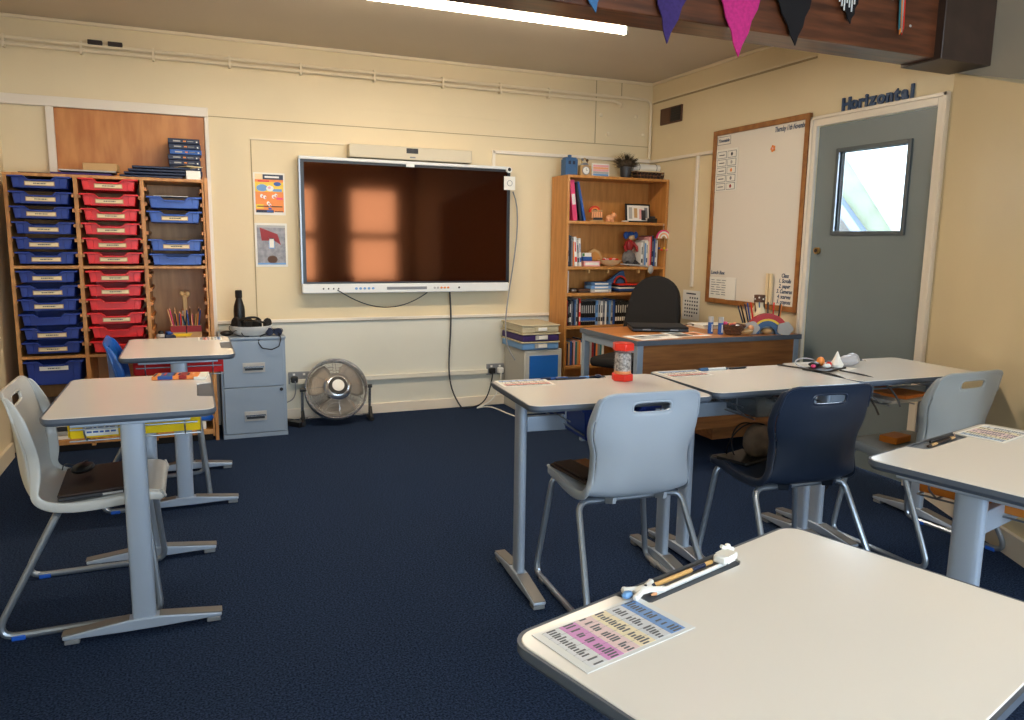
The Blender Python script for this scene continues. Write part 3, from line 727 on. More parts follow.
org_case(.4885, 'blue_light', 'translucent blue organiser case at the bottom of the stack by the bookcase', 0)
org_case(.5515, 'purple', 'purple organiser case in the middle of the stack by the bookcase', .02)
org_case(.6145, 'case_clear', 'yellowish clear organiser case on top of the stack by the bookcase', -.01)
# ------------------------------------------------------------------ bookcase
BX0, BX1, BY0, BY1 = -.905, -.004, -.30, -.026
bc = thing('bookcase', 'tall wooden bookcase in the corner right of the screen', 'bookcase', (0, 0, 0))
def bp_(nm, x0, x1, z0, z1, y0=BY0, y1=BY1, m='case_wood'): return MB().box(x0, x1, y0, y1, z0, z1, m).build(nm, bc, bevel=.0015)
bp_('side_panel', BX0, BX0+.02, 0, 1.787); bp_('side_panel', BX1-.02, BX1, 0, 1.787)
bp_('top_panel', BX0+.02, BX1-.02, 1.767, 1.787)
bp_('back_panel', BX0+.02, BX1-.02, .06, 1.767, BY1-.006, BY1)
bp_('plinth', BX0+.02, BX1-.02, 0, .06, BY0+.02, BY1)
SH = [1.447, 1.10, .895, .638, .325, .08]
for z in SH: bp_('shelf', BX0+.02, BX1-.02, z-.022, z, BY0+.003, BY1-.006)
m = MB()
for k, x in enumerate((-.70, -.53, -.25, -.16)): m.box(x-.004, x+.004, BY0-.001, BY0+.02, 1.05, 1.078, 'tan')
m.build('shelf_peg', bc)
Z = lambda i: SH[i]+.0006
def book(x, th, h, z, m_, label, tilt=0, dep=.17, group=None, y=-.245, name='book', band=None):
    t = thing(name, label, 'book', (x, 0, z), group=group, rot=(0, math.radians(tilt), 0))
    MB().box(-th/2, th/2, y, y+dep, 0, h, m_).build('cover', t, bevel=min(.0015, th*.2), seg=1)
    MB().box(-th/2+.0015, th/2-.0015, y+.004, y+dep+.001, .003, h+.0005, 'paper').build('pages', t)
    if band:
        l = MB().box(-th*.38, th*.38, y-.0008, y, h*.15, h*.32, band).box(-th*.22, th*.22, y-.0008, y, h*.5, h*.82, band); l.build('spine_print', t)
    return t
# first shelf
def leaning(x, th, h, deg, z, m_, lab, name='binder', prt=None, **k): return book(x, th, h, z, m_, lab, tilt=deg, name=name, **k)
b1 = leaning(-.805, .038, .305, -7, Z(0)+.0035, 'pink', 'pink binder with a white spine label leaning on the first shelf'); b1['category'] = 'binder'
tag(MB().box(-.014, .014, -.0465, -.0455, .12, .20, 'paper').build('spine_label', b1, (0, -.2, 0)), 'white label')
b2 = leaning(-.757, .022, .29, -9, Z(0)+.0035, 'black', 'black folder leaning between pink and blue binders on the first shelf'); b2['category'] = 'binder'
b3 = leaning(-.722, .020, .30, -13, Z(0)+.0035, 'blue', 'blue folder leaning to the left on the first shelf'); b3['category'] = 'binder'
def rainbow(t, R, cols_, w_, d=.012, zc=0, m_name='arch', x=0):
    for k, c_ in enumerate(cols_):
        r1 = R-k*w_; r0 = r1-w_; N = 18
        poly = [(x+r1*math.cos(PI*i/N), zc+r1*math.sin(PI*i/N)) for i in range(N+1)]+[(x+r0*math.cos(PI*i/N), zc+r0*math.sin(PI*i/N)) for i in range(N, -1, -1)]
        MB().prism(poly, -d/2, d/2, 'y', c_).build('colour_band', t, smooth=False)
rt = thing('rainbow_toy', 'small wooden rainbow with a row of wooden figures on the first shelf', 'toy', (-.605, -.2, Z(0)))
MB().box(-.055, .06, -.02, .02, 0, .012, 'tan').build('base', rt)
rainbow(rt, .05, ['red', 'orange', 'navy', 'tan'], .012, .015, .07, x=-.01)
for k in range(5): MB().cyl((-.035+k*.02, -.014, .028), (-.035+k*.02, -.014, .075), .007, 'peach', n=8).ball((-.035+k*.02, -.014, .082), .009, 'tan', 8).build('peg_figure', rt)
MB().box(-.03, .05, -.022, -.018, .012, .03, 'charcoal').build('name_strip', rt)
pg = thing('pig_figurine', 'small peach animal figurine on the first shelf of the bookcase', 'figurine', (-.475, -.2, Z(0)))
MB().ball((0, 0, .03), (.036, .025, .027), 'peach').ball((.028, -.01, .052), (.022, .02, .02), 'peach').ball((.045, -.016, .05), (.008, .008, .007), 'orange', 8).ball((.02, 0, .072), (.006, .004, .01), 'orange', 8).ball((.036, 0, .07), (.006, .004, .01), 'orange', 8).build('body', pg)
for (a, b_) in ((-.02, -.014), (-.02, .014), (.018, -.014), (.018, .014)): MB().cyl((a, b_, 0), (a, b_, .02), .009, 'peach', n=8).build('leg', pg)
pf = thing('photo_frame', 'black photo frame with pale prints on the first shelf', 'photo frame', (-.215, -.2, Z(0)), rot=(-.12, 0, 0))
MB().box(-.115, .115, 0, .012, .001, .15, 'black').build('frame', pf, bevel=.003)
m = MB().box(-.1, .1, -.001, 0, .014, .136, 'paper')
for k in range(4): m.box(-.085+k*.048, -.055+k*.048, -.0016, 0, .03+.008*(k % 2), .12-.006*(k % 3), ('grey_light', 'tan', 'pink_pale', 'grey')[k])
m.box(.03, .07, -.002, 0, .02, .1, 'charcoal'); m.build('picture', pf)
tag(MB().box(-.035, .035, -.02, .02, 0, .035, 'black').box(-.02, .02, -.015, .015, .035, .05, 'charcoal').build('small_clock', None, (-.12, -.255, Z(0)), bevel=.004), 'small black box in front of the photo frame', 'box')
tag(MB().ball((0, 0, .007), (.035, .02, .007), 'paper').build('pebble', None, (-.36, -.24, Z(0))), 'flat pale object left of the photo frame', 'ornament')
# second shelf
def row(x, z, specs, shelf, side, grp, lean=0, y=-.245, dep=.17):
    for k, (th, h, c_, nm, bnd) in enumerate(specs):
        x += th/2
        lab = '%s book, %s from left %s the %s bookcase shelf' % (nm, ordn(k), side, shelf)
        book(x+(.5*lean if lean else 0)*0, th-.0012, h, z+(abs(math.sin(math.radians(lean)))*th/2 if lean else 0), c_, lab, tilt=lean, group=grp, band=bnd, y=y, dep=dep)
        x += th/2 + (.0 if not lean else th*(1/math.cos(math.radians(lean))-1))
    return x
row(-.868, Z(1), [(.02, .24, 'navy', 'dark navy', 'grey'), (.016, .235, 'charcoal', 'charcoal', None), (.014, .2, 'grey', 'slim grey', None), (.012, .19, 'orange', 'slim orange', None)], 'second', 'at the left end of', 'books at left of second shelf')
row(-.80, Z(1), [(.024, .225, 'white', 'thick white', 'red'), (.018, .2, 'grey_light', 'pale grey', 'ink'), (.018, .215, 'paper', 'cream', 'blue')], 'second', 'in the leaning group on', 'leaning books on second shelf', lean=-4)
tag(MB().box(-.042, .042, -.03, .03, 0, .032, 'blue').build('small_box', None, (-.66, -.16, Z(1)+.041), bevel=.003), 'small blue box stacked on the second shelf of the bookcase', 'box')
tag(MB().box(-.04, .04, -.028, .028, 0, .03, 'white').box(-.038, -.02, -.029, -.027, .004, .026, 'green').build('small_box', None, (-.665, -.16, Z(1)+.0735), bevel=.003), 'small white box on the blue one on the second shelf', 'box')
tag(MB().box(-.07, .07, -.04, .04, 0, .04, 'pink_pale').box(-.06, .06, -.041, -.04, .008, .03, 'paper').build('small_box', None, (-.64, -.19, Z(1)), bevel=.003), 'pale pink box under the small ones on the second shelf', 'box')
def lathe_thing(nm, prof, m_, loc, label, cat, n_=24): return tag(MB().lathe(prof, m_, n=n_).build(nm, None, loc), label, cat)
bwl = lathe_thing('shallow_bowl', [(.03, 0), (.07, .02), (.1, .05), (.096, .05), (.066, .024), (.02, .006)], 'paper_cream', (-.46, -.19, Z(1)), 'shallow cream bowl of red and white trinkets on the second shelf', 'bowl')
for k in range(7): tag(MB().ball((0, 0, 0), (.016, .012, .010), ('red', 'white', 'pink_pale')[k % 3], 8).build('trinket', None, (-.52+.02*k, -.19+.012*((k*2) % 3-1), Z(1)+.052+.004*(k % 2))), '%s trinket in the cream bowl on the second shelf' % ('red', 'white', 'pink')[k % 3], 'trinket', '%s trinkets in the cream bowl' % ('red', 'white', 'pink')[k % 3])
ha = [(.075*math.cos(a), .015+.085*max(0, math.sin(a))) for a in [PI*k/6 for k in range(7)]]
tag(MB().prism([(-.075, 0)]+[(-.075, .06), (-.045, .115), (0, .135), (.045, .115), (.075, .06)]+[(.075, 0)], -.012, .012, 'y', 'tan').prism([(-.055, .01), (-.055, .055), (-.034, .098), (0, .114), (.034, .098), (.055, .055), (.055, .01)], -.0145, -.012, 'y', 'case_wood').build('wooden_arch', None, (-.55, -.09, Z(1))), 'brown wooden arch standing behind the bowl on the second shelf', 'ornament')
dl = thing('rag_doll', 'rag doll with blue hat, red jumper and grey skirt on second shelf', 'doll', (-.275, -.18, Z(1)))
MB().ball((0, 0, .165), (.036, .026, .05), 'red_dark').build('jumper', dl)
MB().ball((-.01, -.01, .065), (.06, .045, .065), 'grey_cloth').build('skirt', dl)
hd = MB().ball((.015, 0, .232), (.026, .024, .028), 'skin_tan').build('head', dl)
MB().ball((.005, 0, .258), (.034, .03, .018), 'blue').ball((-.035, 0, .245), (.026, .012, .03), 'blue').ball((.055, 0, .248), (.02, .012, .028), 'blue').build('hat', hd)
for s in (-1, 1):
    MB().tube([(s*.028, 0, .19), (s*.055, -.02, .15), (s*.05, -.035, .12)], [.014, .012, .010], 'red_dark', 8).build('arm', dl)
    MB().tube([(s*.03, -.02, .04), (s*.045, -.06, .018), (s*.05, -.075, .014)], [.018, .015, .013], 'charcoal', 8).build('leg', dl)
row(-.205, Z(1), [(.018, .19, 'white', 'white', 'ink'), (.014, .2, 'grey_light', 'pale grey', None), (.016, .185, 'blue_light', 'light blue', None), (.014, .21, 'white', 'slim white', 'blue'), (.012, .2, 'paper_cream', 'cream', None), (.014, .235, 'pink_pale', 'pale pink', None), (.010, .24, 'red', 'red', None), (.020, .245, 'navy', 'navy', 'grey'), (.012, .22, 'blue', 'blue', None), (.014, .225, 'grey', 'grey', 'paper'), (.012, .21, 'paper', 'cream slim', None)], 'second', 'in the right group on', 'books at right of second shelf')
tag(MB().ball((0, 0, .03), (.045, .03, .04), 'brown').build('knitted_ball', None, (-.155, -.16, Z(1)+.245)), 'brown fluffy toy lying on the right books on the second shelf', 'toy') if False else None
hr = thing('rainbow_hanging', 'pink and cream rainbow hanging with beads on the bookcase right edge', 'hanging ornament', (-.045, -.312, 1.325))
rainbow(hr, .068, ['pink', 'paper', 'peach', 'paper', 'tan'], .012, .012)
for k, c_ in enumerate(('blue', 'red', 'yellow', 'pink_pale')):
    x = -.036+k*.024; MB().tube([(x, 0, 0), (x, 0, -.07-.012*(k % 2))], .0015, 'tan', 5).ball((x, 0, -.078-.012*(k % 2)), .010, c_, 8).build('bead_string', hr)
MB().tube([(0, 0, .06), (0, .002, .115)], .0012, 'white', 5).build('cord', hr)
spn = thing('ladle', 'pale blue ladle hanging over the edge of the second shelf', 'ladle', (-.25, -.28, Z(1)+.006))
MB().tube([(-.14, .04, .012), (0, 0, .004), (.05, -.015, .0), (.075, -.022, -.008)], .006, 'grey_light', 8).ball((.105, -.022, -.028), (.024, .014, .036), 'grey_light').build('ladle', spn)
# third shelf
book(-.855, .014, .17, Z(2), 'paper', 'thin white book standing at the left end of the third shelf', dep=.15)
tag(MB().ball((0, 0, .016), (.026, .02, .016), 'chrome_dull').build('metal_tin', None, (-.79, -.22, Z(2))), 'small round silver tin on the third shelf', 'tin')
for k, (c_, w_, nm) in enumerate((('brown_dark', .1, 'thin dark brown'), ('brown', .09, 'thin brown'))):
    slab('book', -.76+.01*k, -.57, -.24, -.08, Z(2)+.0005+k*.014, .012, c_, '%s book lying on the third shelf left of the blue boxes' % nm, 'book')
for k, (c_, nm) in enumerate((('grey_light', 'pale grey'), ('blue_light', 'light blue'), ('blue_dull', 'mid blue'))):
    o = thing('card_box', '%s card box, %s from the bottom of the third shelf pile' % (nm, ordn(k)), 'box', (-.565, -.2, Z(2)+.0005+k*.0275)); MB().box(-.09, .09, -.06, .06, 0, .026, c_).build('box', o, bevel=.002); MB().box(-.06, .06, -.0615, -.06, .007, .019, 'paper').build('label_strip', o)
for k, (c_, nm, w_) in enumerate((('navy', 'navy', .28), ('blue', 'blue', .29), ('paper', 'white', .27), ('navy', 'dark blue', .28), ('red', 'red', .27))):
    slab('book', -.40, -.40+w_, -.26, -.08, Z(2)+.0005+k*.0135, .012, c_, '%s book lying %s from the bottom at the right of the third shelf' % (nm, ordn(k)), 'book', bev=.002, group='flat books on third shelf')
tb = thing('toy_sign', 'blue triangular toy with a red arch lying on the third shelf books', 'toy', (-.40, -.2, Z(2)+.070))
MB().prism([(-.11, 0), (.03, .095), (.06, .1), (.09, 0)], -.012, .012, 'y', 'blue_dull').build('wedge', tb)
rainbow(tb, .062, ['red', 'brown_dark'], .013, .034, .0, x=.03)
# fourth shelf
s4 = [(.018, .2, 'red_dark', 'dark red', None), (.014, .185, 'black', 'black', 'grey'), (.016, .205, 'charcoal', 'charcoal', 'paper'), (.012, .19, 'grey', 'grey', None), (.016, .205, 'navy', 'navy', None), (.014, .2, 'blue_dull', 'dull blue', None), (.014, .21, 'grey_light', 'pale grey', 'ink'), (.012, .2, 'brown_dark', 'dark brown', None), (.016, .212, 'red', 'bright red', 'white')]
x = row(-.868, Z(3), s4, 'fourth', 'on', 'mixed books at left of fourth shelf')
for k in range(7): book(x+.011+k*.0185, .017, .19, Z(3), 'black', 'black and blue spined volume of a matching set on the fourth shelf', group='matching black volumes on fourth shelf', band='grey_light')
for o in bpy.data.objects:
    if o.type == 'EMPTY' and o.get('group') == 'matching black volumes on fourth shelf':
        MB().box(-.0086, .0086, -.2462, -.2452, .035, .06, 'blue').build('blue_band', o)
x += .0185*7+.004
s4b = [(.022, .195, 'blue_light', 'light blue', 'navy'), (.022, .195, 'grey_light', 'silver grey', 'charcoal'), (.02, .19, 'paper', 'cream', 'charcoal'), (.02, .195, 'grey', 'grey', 'navy'), (.016, .185, 'paper', 'white', None), (.02, .195, 'blue_dull', 'dull blue', 'charcoal'), (.018, .195, 'blue_light', 'pale blue', None), (.018, .19, 'grey_light', 'pale', 'charcoal'), (.018, .2, 'blue', 'strong blue', None)]
x = row(x, Z(3), s4b, 'fourth', 'in the blue-grey row on', 'blue and grey books on fourth shelf')
for k in range(9): book(x+.013+k*.0205, .019, .185+.004*(k % 2), Z(3), 'black', 'black book with white spine lettering in the right row of the fourth shelf', group='black books at right of fourth shelf', band='paper')
slab('book', -.60, -.36, -.24, -.08, Z(3)+.2135, .006, 'blue', 'blue flat book lying on top of the upright row on the fourth shelf', 'book') if False else None
# fifth shelf
s5 = [(.016, .19, 'orange', 'orange'), (.014, .175, 'navy', 'navy'), (.016, .185, 'tan', 'tan'), (.018, .19, 'blue', 'blue'), (.012, .18, 'brown', 'brown'), (.016, .195, 'pink_pale', 'pale pink'), (.018, .185, 'teal', 'teal'), (.014, .19, 'gold_pencil', 'golden'), (.016, .195, 'orange', 'deep orange'), (.014, .175, 'paper', 'cream'), (.018, .2, 'blue', 'royal blue'), (.014, .19, 'navy', 'dark blue'), (.018, .195, 'red', 'red'), (.02, .19, 'pink_pale', 'pink'), (.016, .18, 'grey_light', 'pale grey'), (.02, .19, 'red_dark', 'dark red'), (.018, .185, 'navy', 'blackish blue'), (.016, .19, 'orange', 'amber'), (.02, .17, 'grey', 'grey'), (.018, .19, 'teal', 'sea green'), (.02, .18, 'paper', 'white')]
row(-.868, Z(4), [(a, b_, c_, d_, None) for a, b_, c_, d_ in s5], 'fifth', 'on', 'coloured books on fifth shelf')
# on top of the bookcase
TB = 1.7875
tr = thing('blue_box_ornament', 'blue box-shaped ornament with two small windows on top of the bookcase', 'ornament', (-.83, -.17, TB))
MB().box(-.052, .052, -.04, .04, 0, .125, 'blue_dull').box(-.045, .045, -.034, .034, .125, .137, 'blue_dull').box(-.012, .012, -.012, .012, .137, .158, 'blue_dull').build('body', tr, bevel=.003)
MB().box(-.028, -.008, -.042, -.04, .085, .11, 'navy').box(.008, .028, -.042, -.04, .085, .11, 'navy').build('window', tr)
ck = thing('bell_clock', 'old silver clock with a white round dial on top of the bookcase', 'clock', (-.70, -.17, TB))
MB().box(-.045, .045, -.025, .025, 0, .085, 'tan').prism([(-.03, .085), (.03, .085), (.018, .105), (-.018, .105)], -.02, .02, 'y', 'chrome_dull').build('case', ck, bevel=.004)
MB().cyl((0, -.025, .045), (0, -.03, .045), .032, 'chrome_dull', n=24).cyl((0, -.03, .045), (0, -.0315, .045), .027, 'paper', n=24).box(-.001, .001, -.0325, -.031, .045, .065, 'ink').box(0, .014, -.0325, -.031, .044, .046, 'ink').build('dial', ck)
MB().tube([(-.02, 0, .10), (-.03, 0, .125), (0, 0, .14), (.03, 0, .12), (.02, 0, .10)], .005, 'brass', 8).ball((-.02, 0, .128), .012, 'chrome_dull', 8).ball((.022, 0, .125), .012, 'brown', 8).build('handle', ck)
pk = thing('picture_block', 'small pastel striped picture block on top of the bookcase', 'picture', (-.56, -.17, TB))
MB().box(-.075, .075, -.01, .01, 0, .105, 'paper').build('block', pk, bevel=.002)
m = MB()
for k, c_ in enumerate(('blue_light', 'grey_light', 'pink_pale', 'peach', 'pink_pale')): m.box(-.068, .068, -.0115, -.01, .012+k*.017, .027+k*.017, c_)
m.build('print', pk)
pp = thing('potted_plant', 'small dark potted plant with spiky brown foliage on the bookcase', 'plant', (-.33, -.17, TB))
MB().lathe([(.036, 0), (.042, .03), (.048, .085), (.048, .092), (.042, .092)], 'pot').build('pot', pp)
m = MB()
for k in range(260):
    a = random.uniform(0, 2*PI); el = random.uniform(-.1, 1.5); L = random.uniform(.065, .10)
    dv = Vector((math.cos(a)*math.cos(el), math.sin(a)*math.cos(el), math.sin(el)))
    p0 = Vector((0, 0, .10))+dv*.02; p1 = p0+dv*L
    sd = dv.orthogonal().normalized()*.0045
    mid = p0+dv*L*.6
    m.add([p0-sd*.4, p0+sd*.4, mid+sd, p1, mid-sd], [(0, 1, 2, 3, 4)], 'foliage')
m.ball((0, 0, .115), (.05, .05, .035), 'foliage', 10)
m.build('foliage', pp, smooth=False)
bs = thing('wicker_basket', 'low dark brown lattice basket on top of the bookcase', 'basket', (-.125, -.16, TB))
m = MB()
for k in range(9): 
    u = -.13+k*.0325; m.tube([(u*.85, -.05, .0), (u, -.055, .055)], .004, 'wicker', 6).tube([(u*.85, .05, .0), (u, .055, .055)], .004, 'wicker', 6)
for z, s in ((.004, .85), (.03, .93), (.056, 1)): m.tube([(-.13*s, -.055, z), (.13*s-.0, -.055, z), (.13*s, .055, z), (-.13*s, .055, z)], .005, 'wicker', 6, closed=True)
m.box(-.1, .1, -.045, .045, 0, .05, 'brown_dark'); m.build('basket', bs)
rl = thing('paper_roll', 'stack of white rolled papers lying in the basket on the bookcase', 'paper', (-.13, -.15, TB+.066))
m = MB(); m.tube([(-.13, 0, .03), (.12, .0, .03)], .028, 'paper', 16); m.build('roll', rl); 
for x in (-.075, .085): MB().tube([(x+.0*k, .0295*math.cos(a), .03+.0295*math.sin(a)) for a in [2*PI*k/14 for k in range(14)]], .002, 'charcoal', 5, closed=True).build('band', rl)
slab('paper_sheet', -.25, -.005, -.22, -.10, TB+.0585, .007, 'paper_cream', 'flat cream sheets between basket and paper roll on the bookcase', 'paper') 
# ------------------------------------------------------------------ whiteboard
wb = thing('whiteboard', 'whiteboard with a wooden frame on the right wall beside the door', 'whiteboard', (-.003, 0, 0))
ya, yb, za, zb = -.866, -1.80, .862, 2.085
MB().box(-.014, 0, yb+.01, ya-.01, za+.01, zb-.01, 'board_white').build('board', wb)
fw_ = .035
m = MB().box(-.026, 0, ya-fw_, ya, za, zb, 'frame_wood').box(-.026, 0, yb, yb+fw_, za, zb, 'frame_wood').box(-.026, 0, yb+fw_, ya-fw_, za, za+fw_, 'frame_wood').box(-.026, 0, yb+fw_, ya-fw_, zb-fw_, zb, 'frame_wood')
m.build('frame', wb, bevel=.003)
R3 = (PI/2, 0, -PI/2)
def wt(s, size, y, z, sx=1, m_='letter_blue'):
    o = text_obj('handwriting', s, size, m_, wb, (-.0148, y, z), (PI/2, 0, -PI/2), .0004, shear=.25, bold=.0008); o.scale.x = sx; return o
wt('Thursday 11th November', .046, -1.63, 2.02, .58)
wt('Lunch Box', .036, -.985, 1.082)
for k, s in enumerate(('Class', '1. Scrolls', '2. paper', '3. Cameras', '4. scarves', '5. crayons')): wt(s, .036, -1.672, 1.09-k*.034, .85)
wt('Timetable', .03, -.975, 2.01)
m = MB()
for (y0_, y1_, z0_, z1_) in ((-1.05, -.905, 2.035, 2.038), (-1.05, -.905, 1.982, 1.985), (-.908, -.905, 1.982, 2.038), (-1.05, -1.047, 1.982, 2.038)): m.box(-.0148, -.014, y0_, y1_, z0_, z1_, 'ink_grey')
m.build('drawn_box', wb)
ts = thing('timetable_sheet', 'long timetable sheet with two columns of pictures on the whiteboard', 'paper', (-.019, -1.02, 1.80))
MB().box(-.002, 0, -.12, .115, -.14, .15, 'paper').build('sheet', ts)
m = MB()
for k in range(5):
    z = .135-k*.055
    m.box(-.0035, -.002, .0, .10, z-.048, z, 'grey').box(-.004, -.002, .004, .096, z-.044, z-.004, 'paper').box(-.0045, -.002, .02, .08, z-.028, z-.022, 'ink')
    m.box(-.0035, -.002, -.105, -.012, z-.048, z, 'grey').box(-.004, -.002, -.101, -.016, z-.044, z-.004, 'paper').ball((-.004, -.058, z-.024), (.001, .012, .013), ('ink', 'grey_light', 'orange', 'grey', 'red_dark')[k], 8)
m.build('print', ts)
ls = thing('list_sheet', 'white handwritten list pinned at the lower left of the whiteboard', 'paper', (-.020, -1.015, .972))
MB().box(-.002, 0, -.115, .11, -.075, .078, 'paper').build('sheet', ls)
m = MB()
for k in range(7): 
    for j in range(3): m.box(-.0032, -.002, .09-.06*j-.035-.01*((k+j) % 3), .09-.06*j, .055-k*.017, .059-k*.017, 'ink_grey')
m.build('print', ls)
tag(MB().box(-.004, 0, -.05, .05, -.08, .08, 'paper').build('folded_sheet', None, (-.024, -1.15, .975), (0, 0, .05)), 'narrow white sheet overlapping the list on the whiteboard', 'paper')
fm = thing('flower_magnet', 'small orange flower magnet in the upper part of the whiteboard', 'magnet', (-.018, -1.485, 1.905))
m = MB()
for k in range(5): m.ball((-.002, .014*math.cos(k*2*PI/5), .014*math.sin(k*2*PI/5)), (.003, .010, .010), 'orange', 8)
m.build('petal', fm); MB().ball((-.005, 0, 0), (.003, .008, .008), 'pink_pale', 8).build('centre', fm)
for k, (y, z0_, lab) in enumerate(((-1.535, .90, 'left'), (-1.568, .90, 'right'))):
    tag(MB().box(-.012, 0, -.012, .012, 0, .2, 'paper_cream').build('wooden_ruler', None, (-.031, y, z0_), (.0, .0, 0), bevel=.001), 'cream wooden stick leaning on the whiteboard, the %s one' % lab, 'stick')
cal = thing('wall_calendar', 'white wall calendar page with rows of dates right of the office chair', 'calendar', (-.004, -.665, .82))
MB().box(-.002, 0, -.11, .105, -.115, .112, 'paper').build('sheet', cal)
m = MB().box(-.0035, -.002, -.06, .06, .082, .092, 'ink')
for k in range(6):
    for j in range(6):
        if (k*6+j) not in (0, 1, 34, 35): m.box(-.0035, -.002, .068-.03*j-.006, .068-.03*j+.008, .05-.028*k, .062-.028*k, 'ink')
m.build('print', cal)
# ------------------------------------------------------------------ teacher desk
TX0, TX1, TY0, TY1 = -1.25, -.06, -1.90, -1.21
td = thing('teacher_desk', 'teacher desk with a wooden top and panel and grey metal edging', 'desk', (0, 0, 0))
MB().box(TX0+.008, TX1-.008, TY0+.008, TY1-.008, .715, .74, 'desk_wood').build('desktop', td)
m = MB().box(TX0, TX1, TY0, TY0+.008, .712, .7405, 'edge_grey').box(TX0, TX1, TY1-.008, TY1, .712, .7405, 'edge_grey').box(TX0, TX0+.008, TY0+.008, TY1-.008, .712, .7405, 'edge_grey').box(TX1-.008, TX1, TY0+.008, TY1-.008, .712, .7405, 'edge_grey')
m.build('edge_band', td)
for (x, y) in ((TX0+.01, TY0+.01), (TX0+.01, TY1-.05), (TX1-.05, TY0+.01), (TX1-.05, TY1-.05)): MB().box(x, x+.04, y, y+.04, 0, .715, 'cabinet_grey').build('leg', td, bevel=.003)
MB().box(TX0+.012, TX0+.045, TY0+.05, TY1-.05, .665, .714, 'cabinet_grey').box(TX1-.045, TX1-.012, TY0+.05, TY1-.05, .665, .714, 'cabinet_grey').box(TX0+.05, TX1-.05, TY1-.045, TY1-.012, .665, .714, 'cabinet_grey').build('rail', td, bevel=.002)
MB().box(TX0+.05, TX1-.05, TY0+.012, TY0+.03, .19, .712, 'panel_wood').build('modesty_panel', td)
pdm = MB().box(-.62, -.12, TY0+.10, TY1-.06, .09, .66, 'panel_wood').build('pedestal', td, bevel=.002)
for k in range(3): MB().box(-.615, -.125, TY1-.062, TY1-.045, .10+k*.19, .28+k*.19, 'panel_wood').build('drawer', pdm, bevel=.002)
# things on the desk
DZ = .7412
lt = thing('laptop', 'closed black laptop lying on the teacher desk before the office chair', 'laptop', (-.83, -1.46, DZ), -.42)
MB().box(-.175, .175, -.125, .125, .004, .022, 'black').build('base', lt, bevel=.005)
MB().box(-.175, .175, -.125, .125, .023, .034, 'black_matte').build('lid', lt, bevel=.004)
MB().box(-.11, -.06, -.128, -.124, .012, .02, 'grey').box(.06, .11, -.128, -.124, .012, .02, 'grey').build('hinge', lt)
for (a, b_) in ((-.15, -.1), (.15, -.1), (-.15, .1), (.15, .1)): MB().cyl((a, b_, 0), (a, b_, .004), .01, 'black', n=8).build('rubber_foot', lt)
bcable([(-.66, -1.50, DZ+.02), (-.56, -1.42, DZ+.05), (-.52, -1.5, DZ+.02), (-.50, -1.35, DZ+.004), (-.42, -1.25, DZ+.004)], .003, 'black', 'thin black laptop cable on the teacher desk')
def printed(nm, x, y, w_, h_, z, rz, lab, base='paper', boxes=(), cat='paper', th=.0008):
    t = thing(nm, lab, cat, (x, y, z), rz)
    MB().box(-w_/2, w_/2, -h_/2, h_/2, 0, th, base).build('sheet', t)
    m = MB()
    for (a, b_, c_, d_, cc, *l) in boxes:
        lv = l[0] if l else 0
        m.box((a-.5)*w_, (b_-.5)*w_, (c_-.5)*h_, (d_-.5)*h_, th*.2, th+.0003*(1+lv), cc)
    if boxes: m.build('print', t, smooth=False)
    return t
printed('magazine_page', -1.06, -1.76, .3, .2, DZ, .1, 'printed page at the left front of the teacher desk', boxes=[(.1, .6, .2, .8, 'grey_light'), (.62, .95, .5, .9, 'grey'), (.15, .4, .6, .75, 'charcoal', 1)])
printed('magazine_page', -.78, -1.70, .24, .2, DZ, -.05, 'printed page with dark and orange pictures in the middle of the desk', boxes=[(.05, .5, .1, .5, 'charcoal'), (.55, .95, .2, .85, 'orange'), (.1, .45, .6, .9, 'grey'), (.6, .8, .3, .6, 'brown', 1)])
printed('magazine_page', -.93, -1.64, .24, .18, DZ+.0012, .25, 'white page overlapping the others on the teacher desk', boxes=[(.1, .9, .15, .22, 'grey'), (.1, .9, .35, .42, 'grey'), (.1, .7, .55, .62, 'grey')]) if False else None
nb = thing('paper_stack', 'stack of white papers near the wall on the teacher desk', 'paper', (-.33, -1.40, DZ), -.1)
MB().box(-.15, .15, -.11, .11, 0, .018, 'paper').build('stack', nb); MB().box(-.15, .15, -.112, -.09, .018, .021, 'charcoal').build('dark_binding', nb)
for k, x in enumerate((-.605, -.572)):
    g = thing('glue_stick', 'blue and white glue stick standing on the desk, %s of two' % ('left', 'right')[k], 'glue stick', (x, -1.705-.055*k, DZ), group=None)
    MB().cyl((0, 0, 0), (0, 0, .07), .016, 'blue', n=16).build('body', g); MB().cyl((0, 0, .0705), (0, 0, .105), .0165, 'grey_light', n=16).build('cap', g)
    MB().box(-.004, .004, -.0168, -.0155, .012, .06, 'white').build('label_strip', g)
bk = thing('pen_basket', 'dark wicker basket of small things on the teacher desk', 'basket', (-.495, -1.785, DZ))
MB().lathe([(.045, 0), (.055, .02), (.073, .056), (.075, .061), (.069, .058), (.05, .02), (.015, .01)], 'wicker', n=24).build('basket', bk)
m = MB()
for k in range(3): m.tube([((.051+.010*k)*math.cos(a), (.051+.010*k)*math.sin(a), .01+.022*k) for a in [2*PI*j/24 for j in range(24)]], .004, 'wicker', 6, closed=True)
m.build('weave_rim', bk)
bits = [('pink', -.06, .03, .085, .016), ('red_dark', -.01, 0, .072, .018), ('white', .02, -.02, .07, .012), ('brown', .05, .01, .07, .02), ('orange', .0, .03, .075, .014), ('peach', .035, .03, .08, .012), ('charcoal', -.03, -.03, .07, .014)]
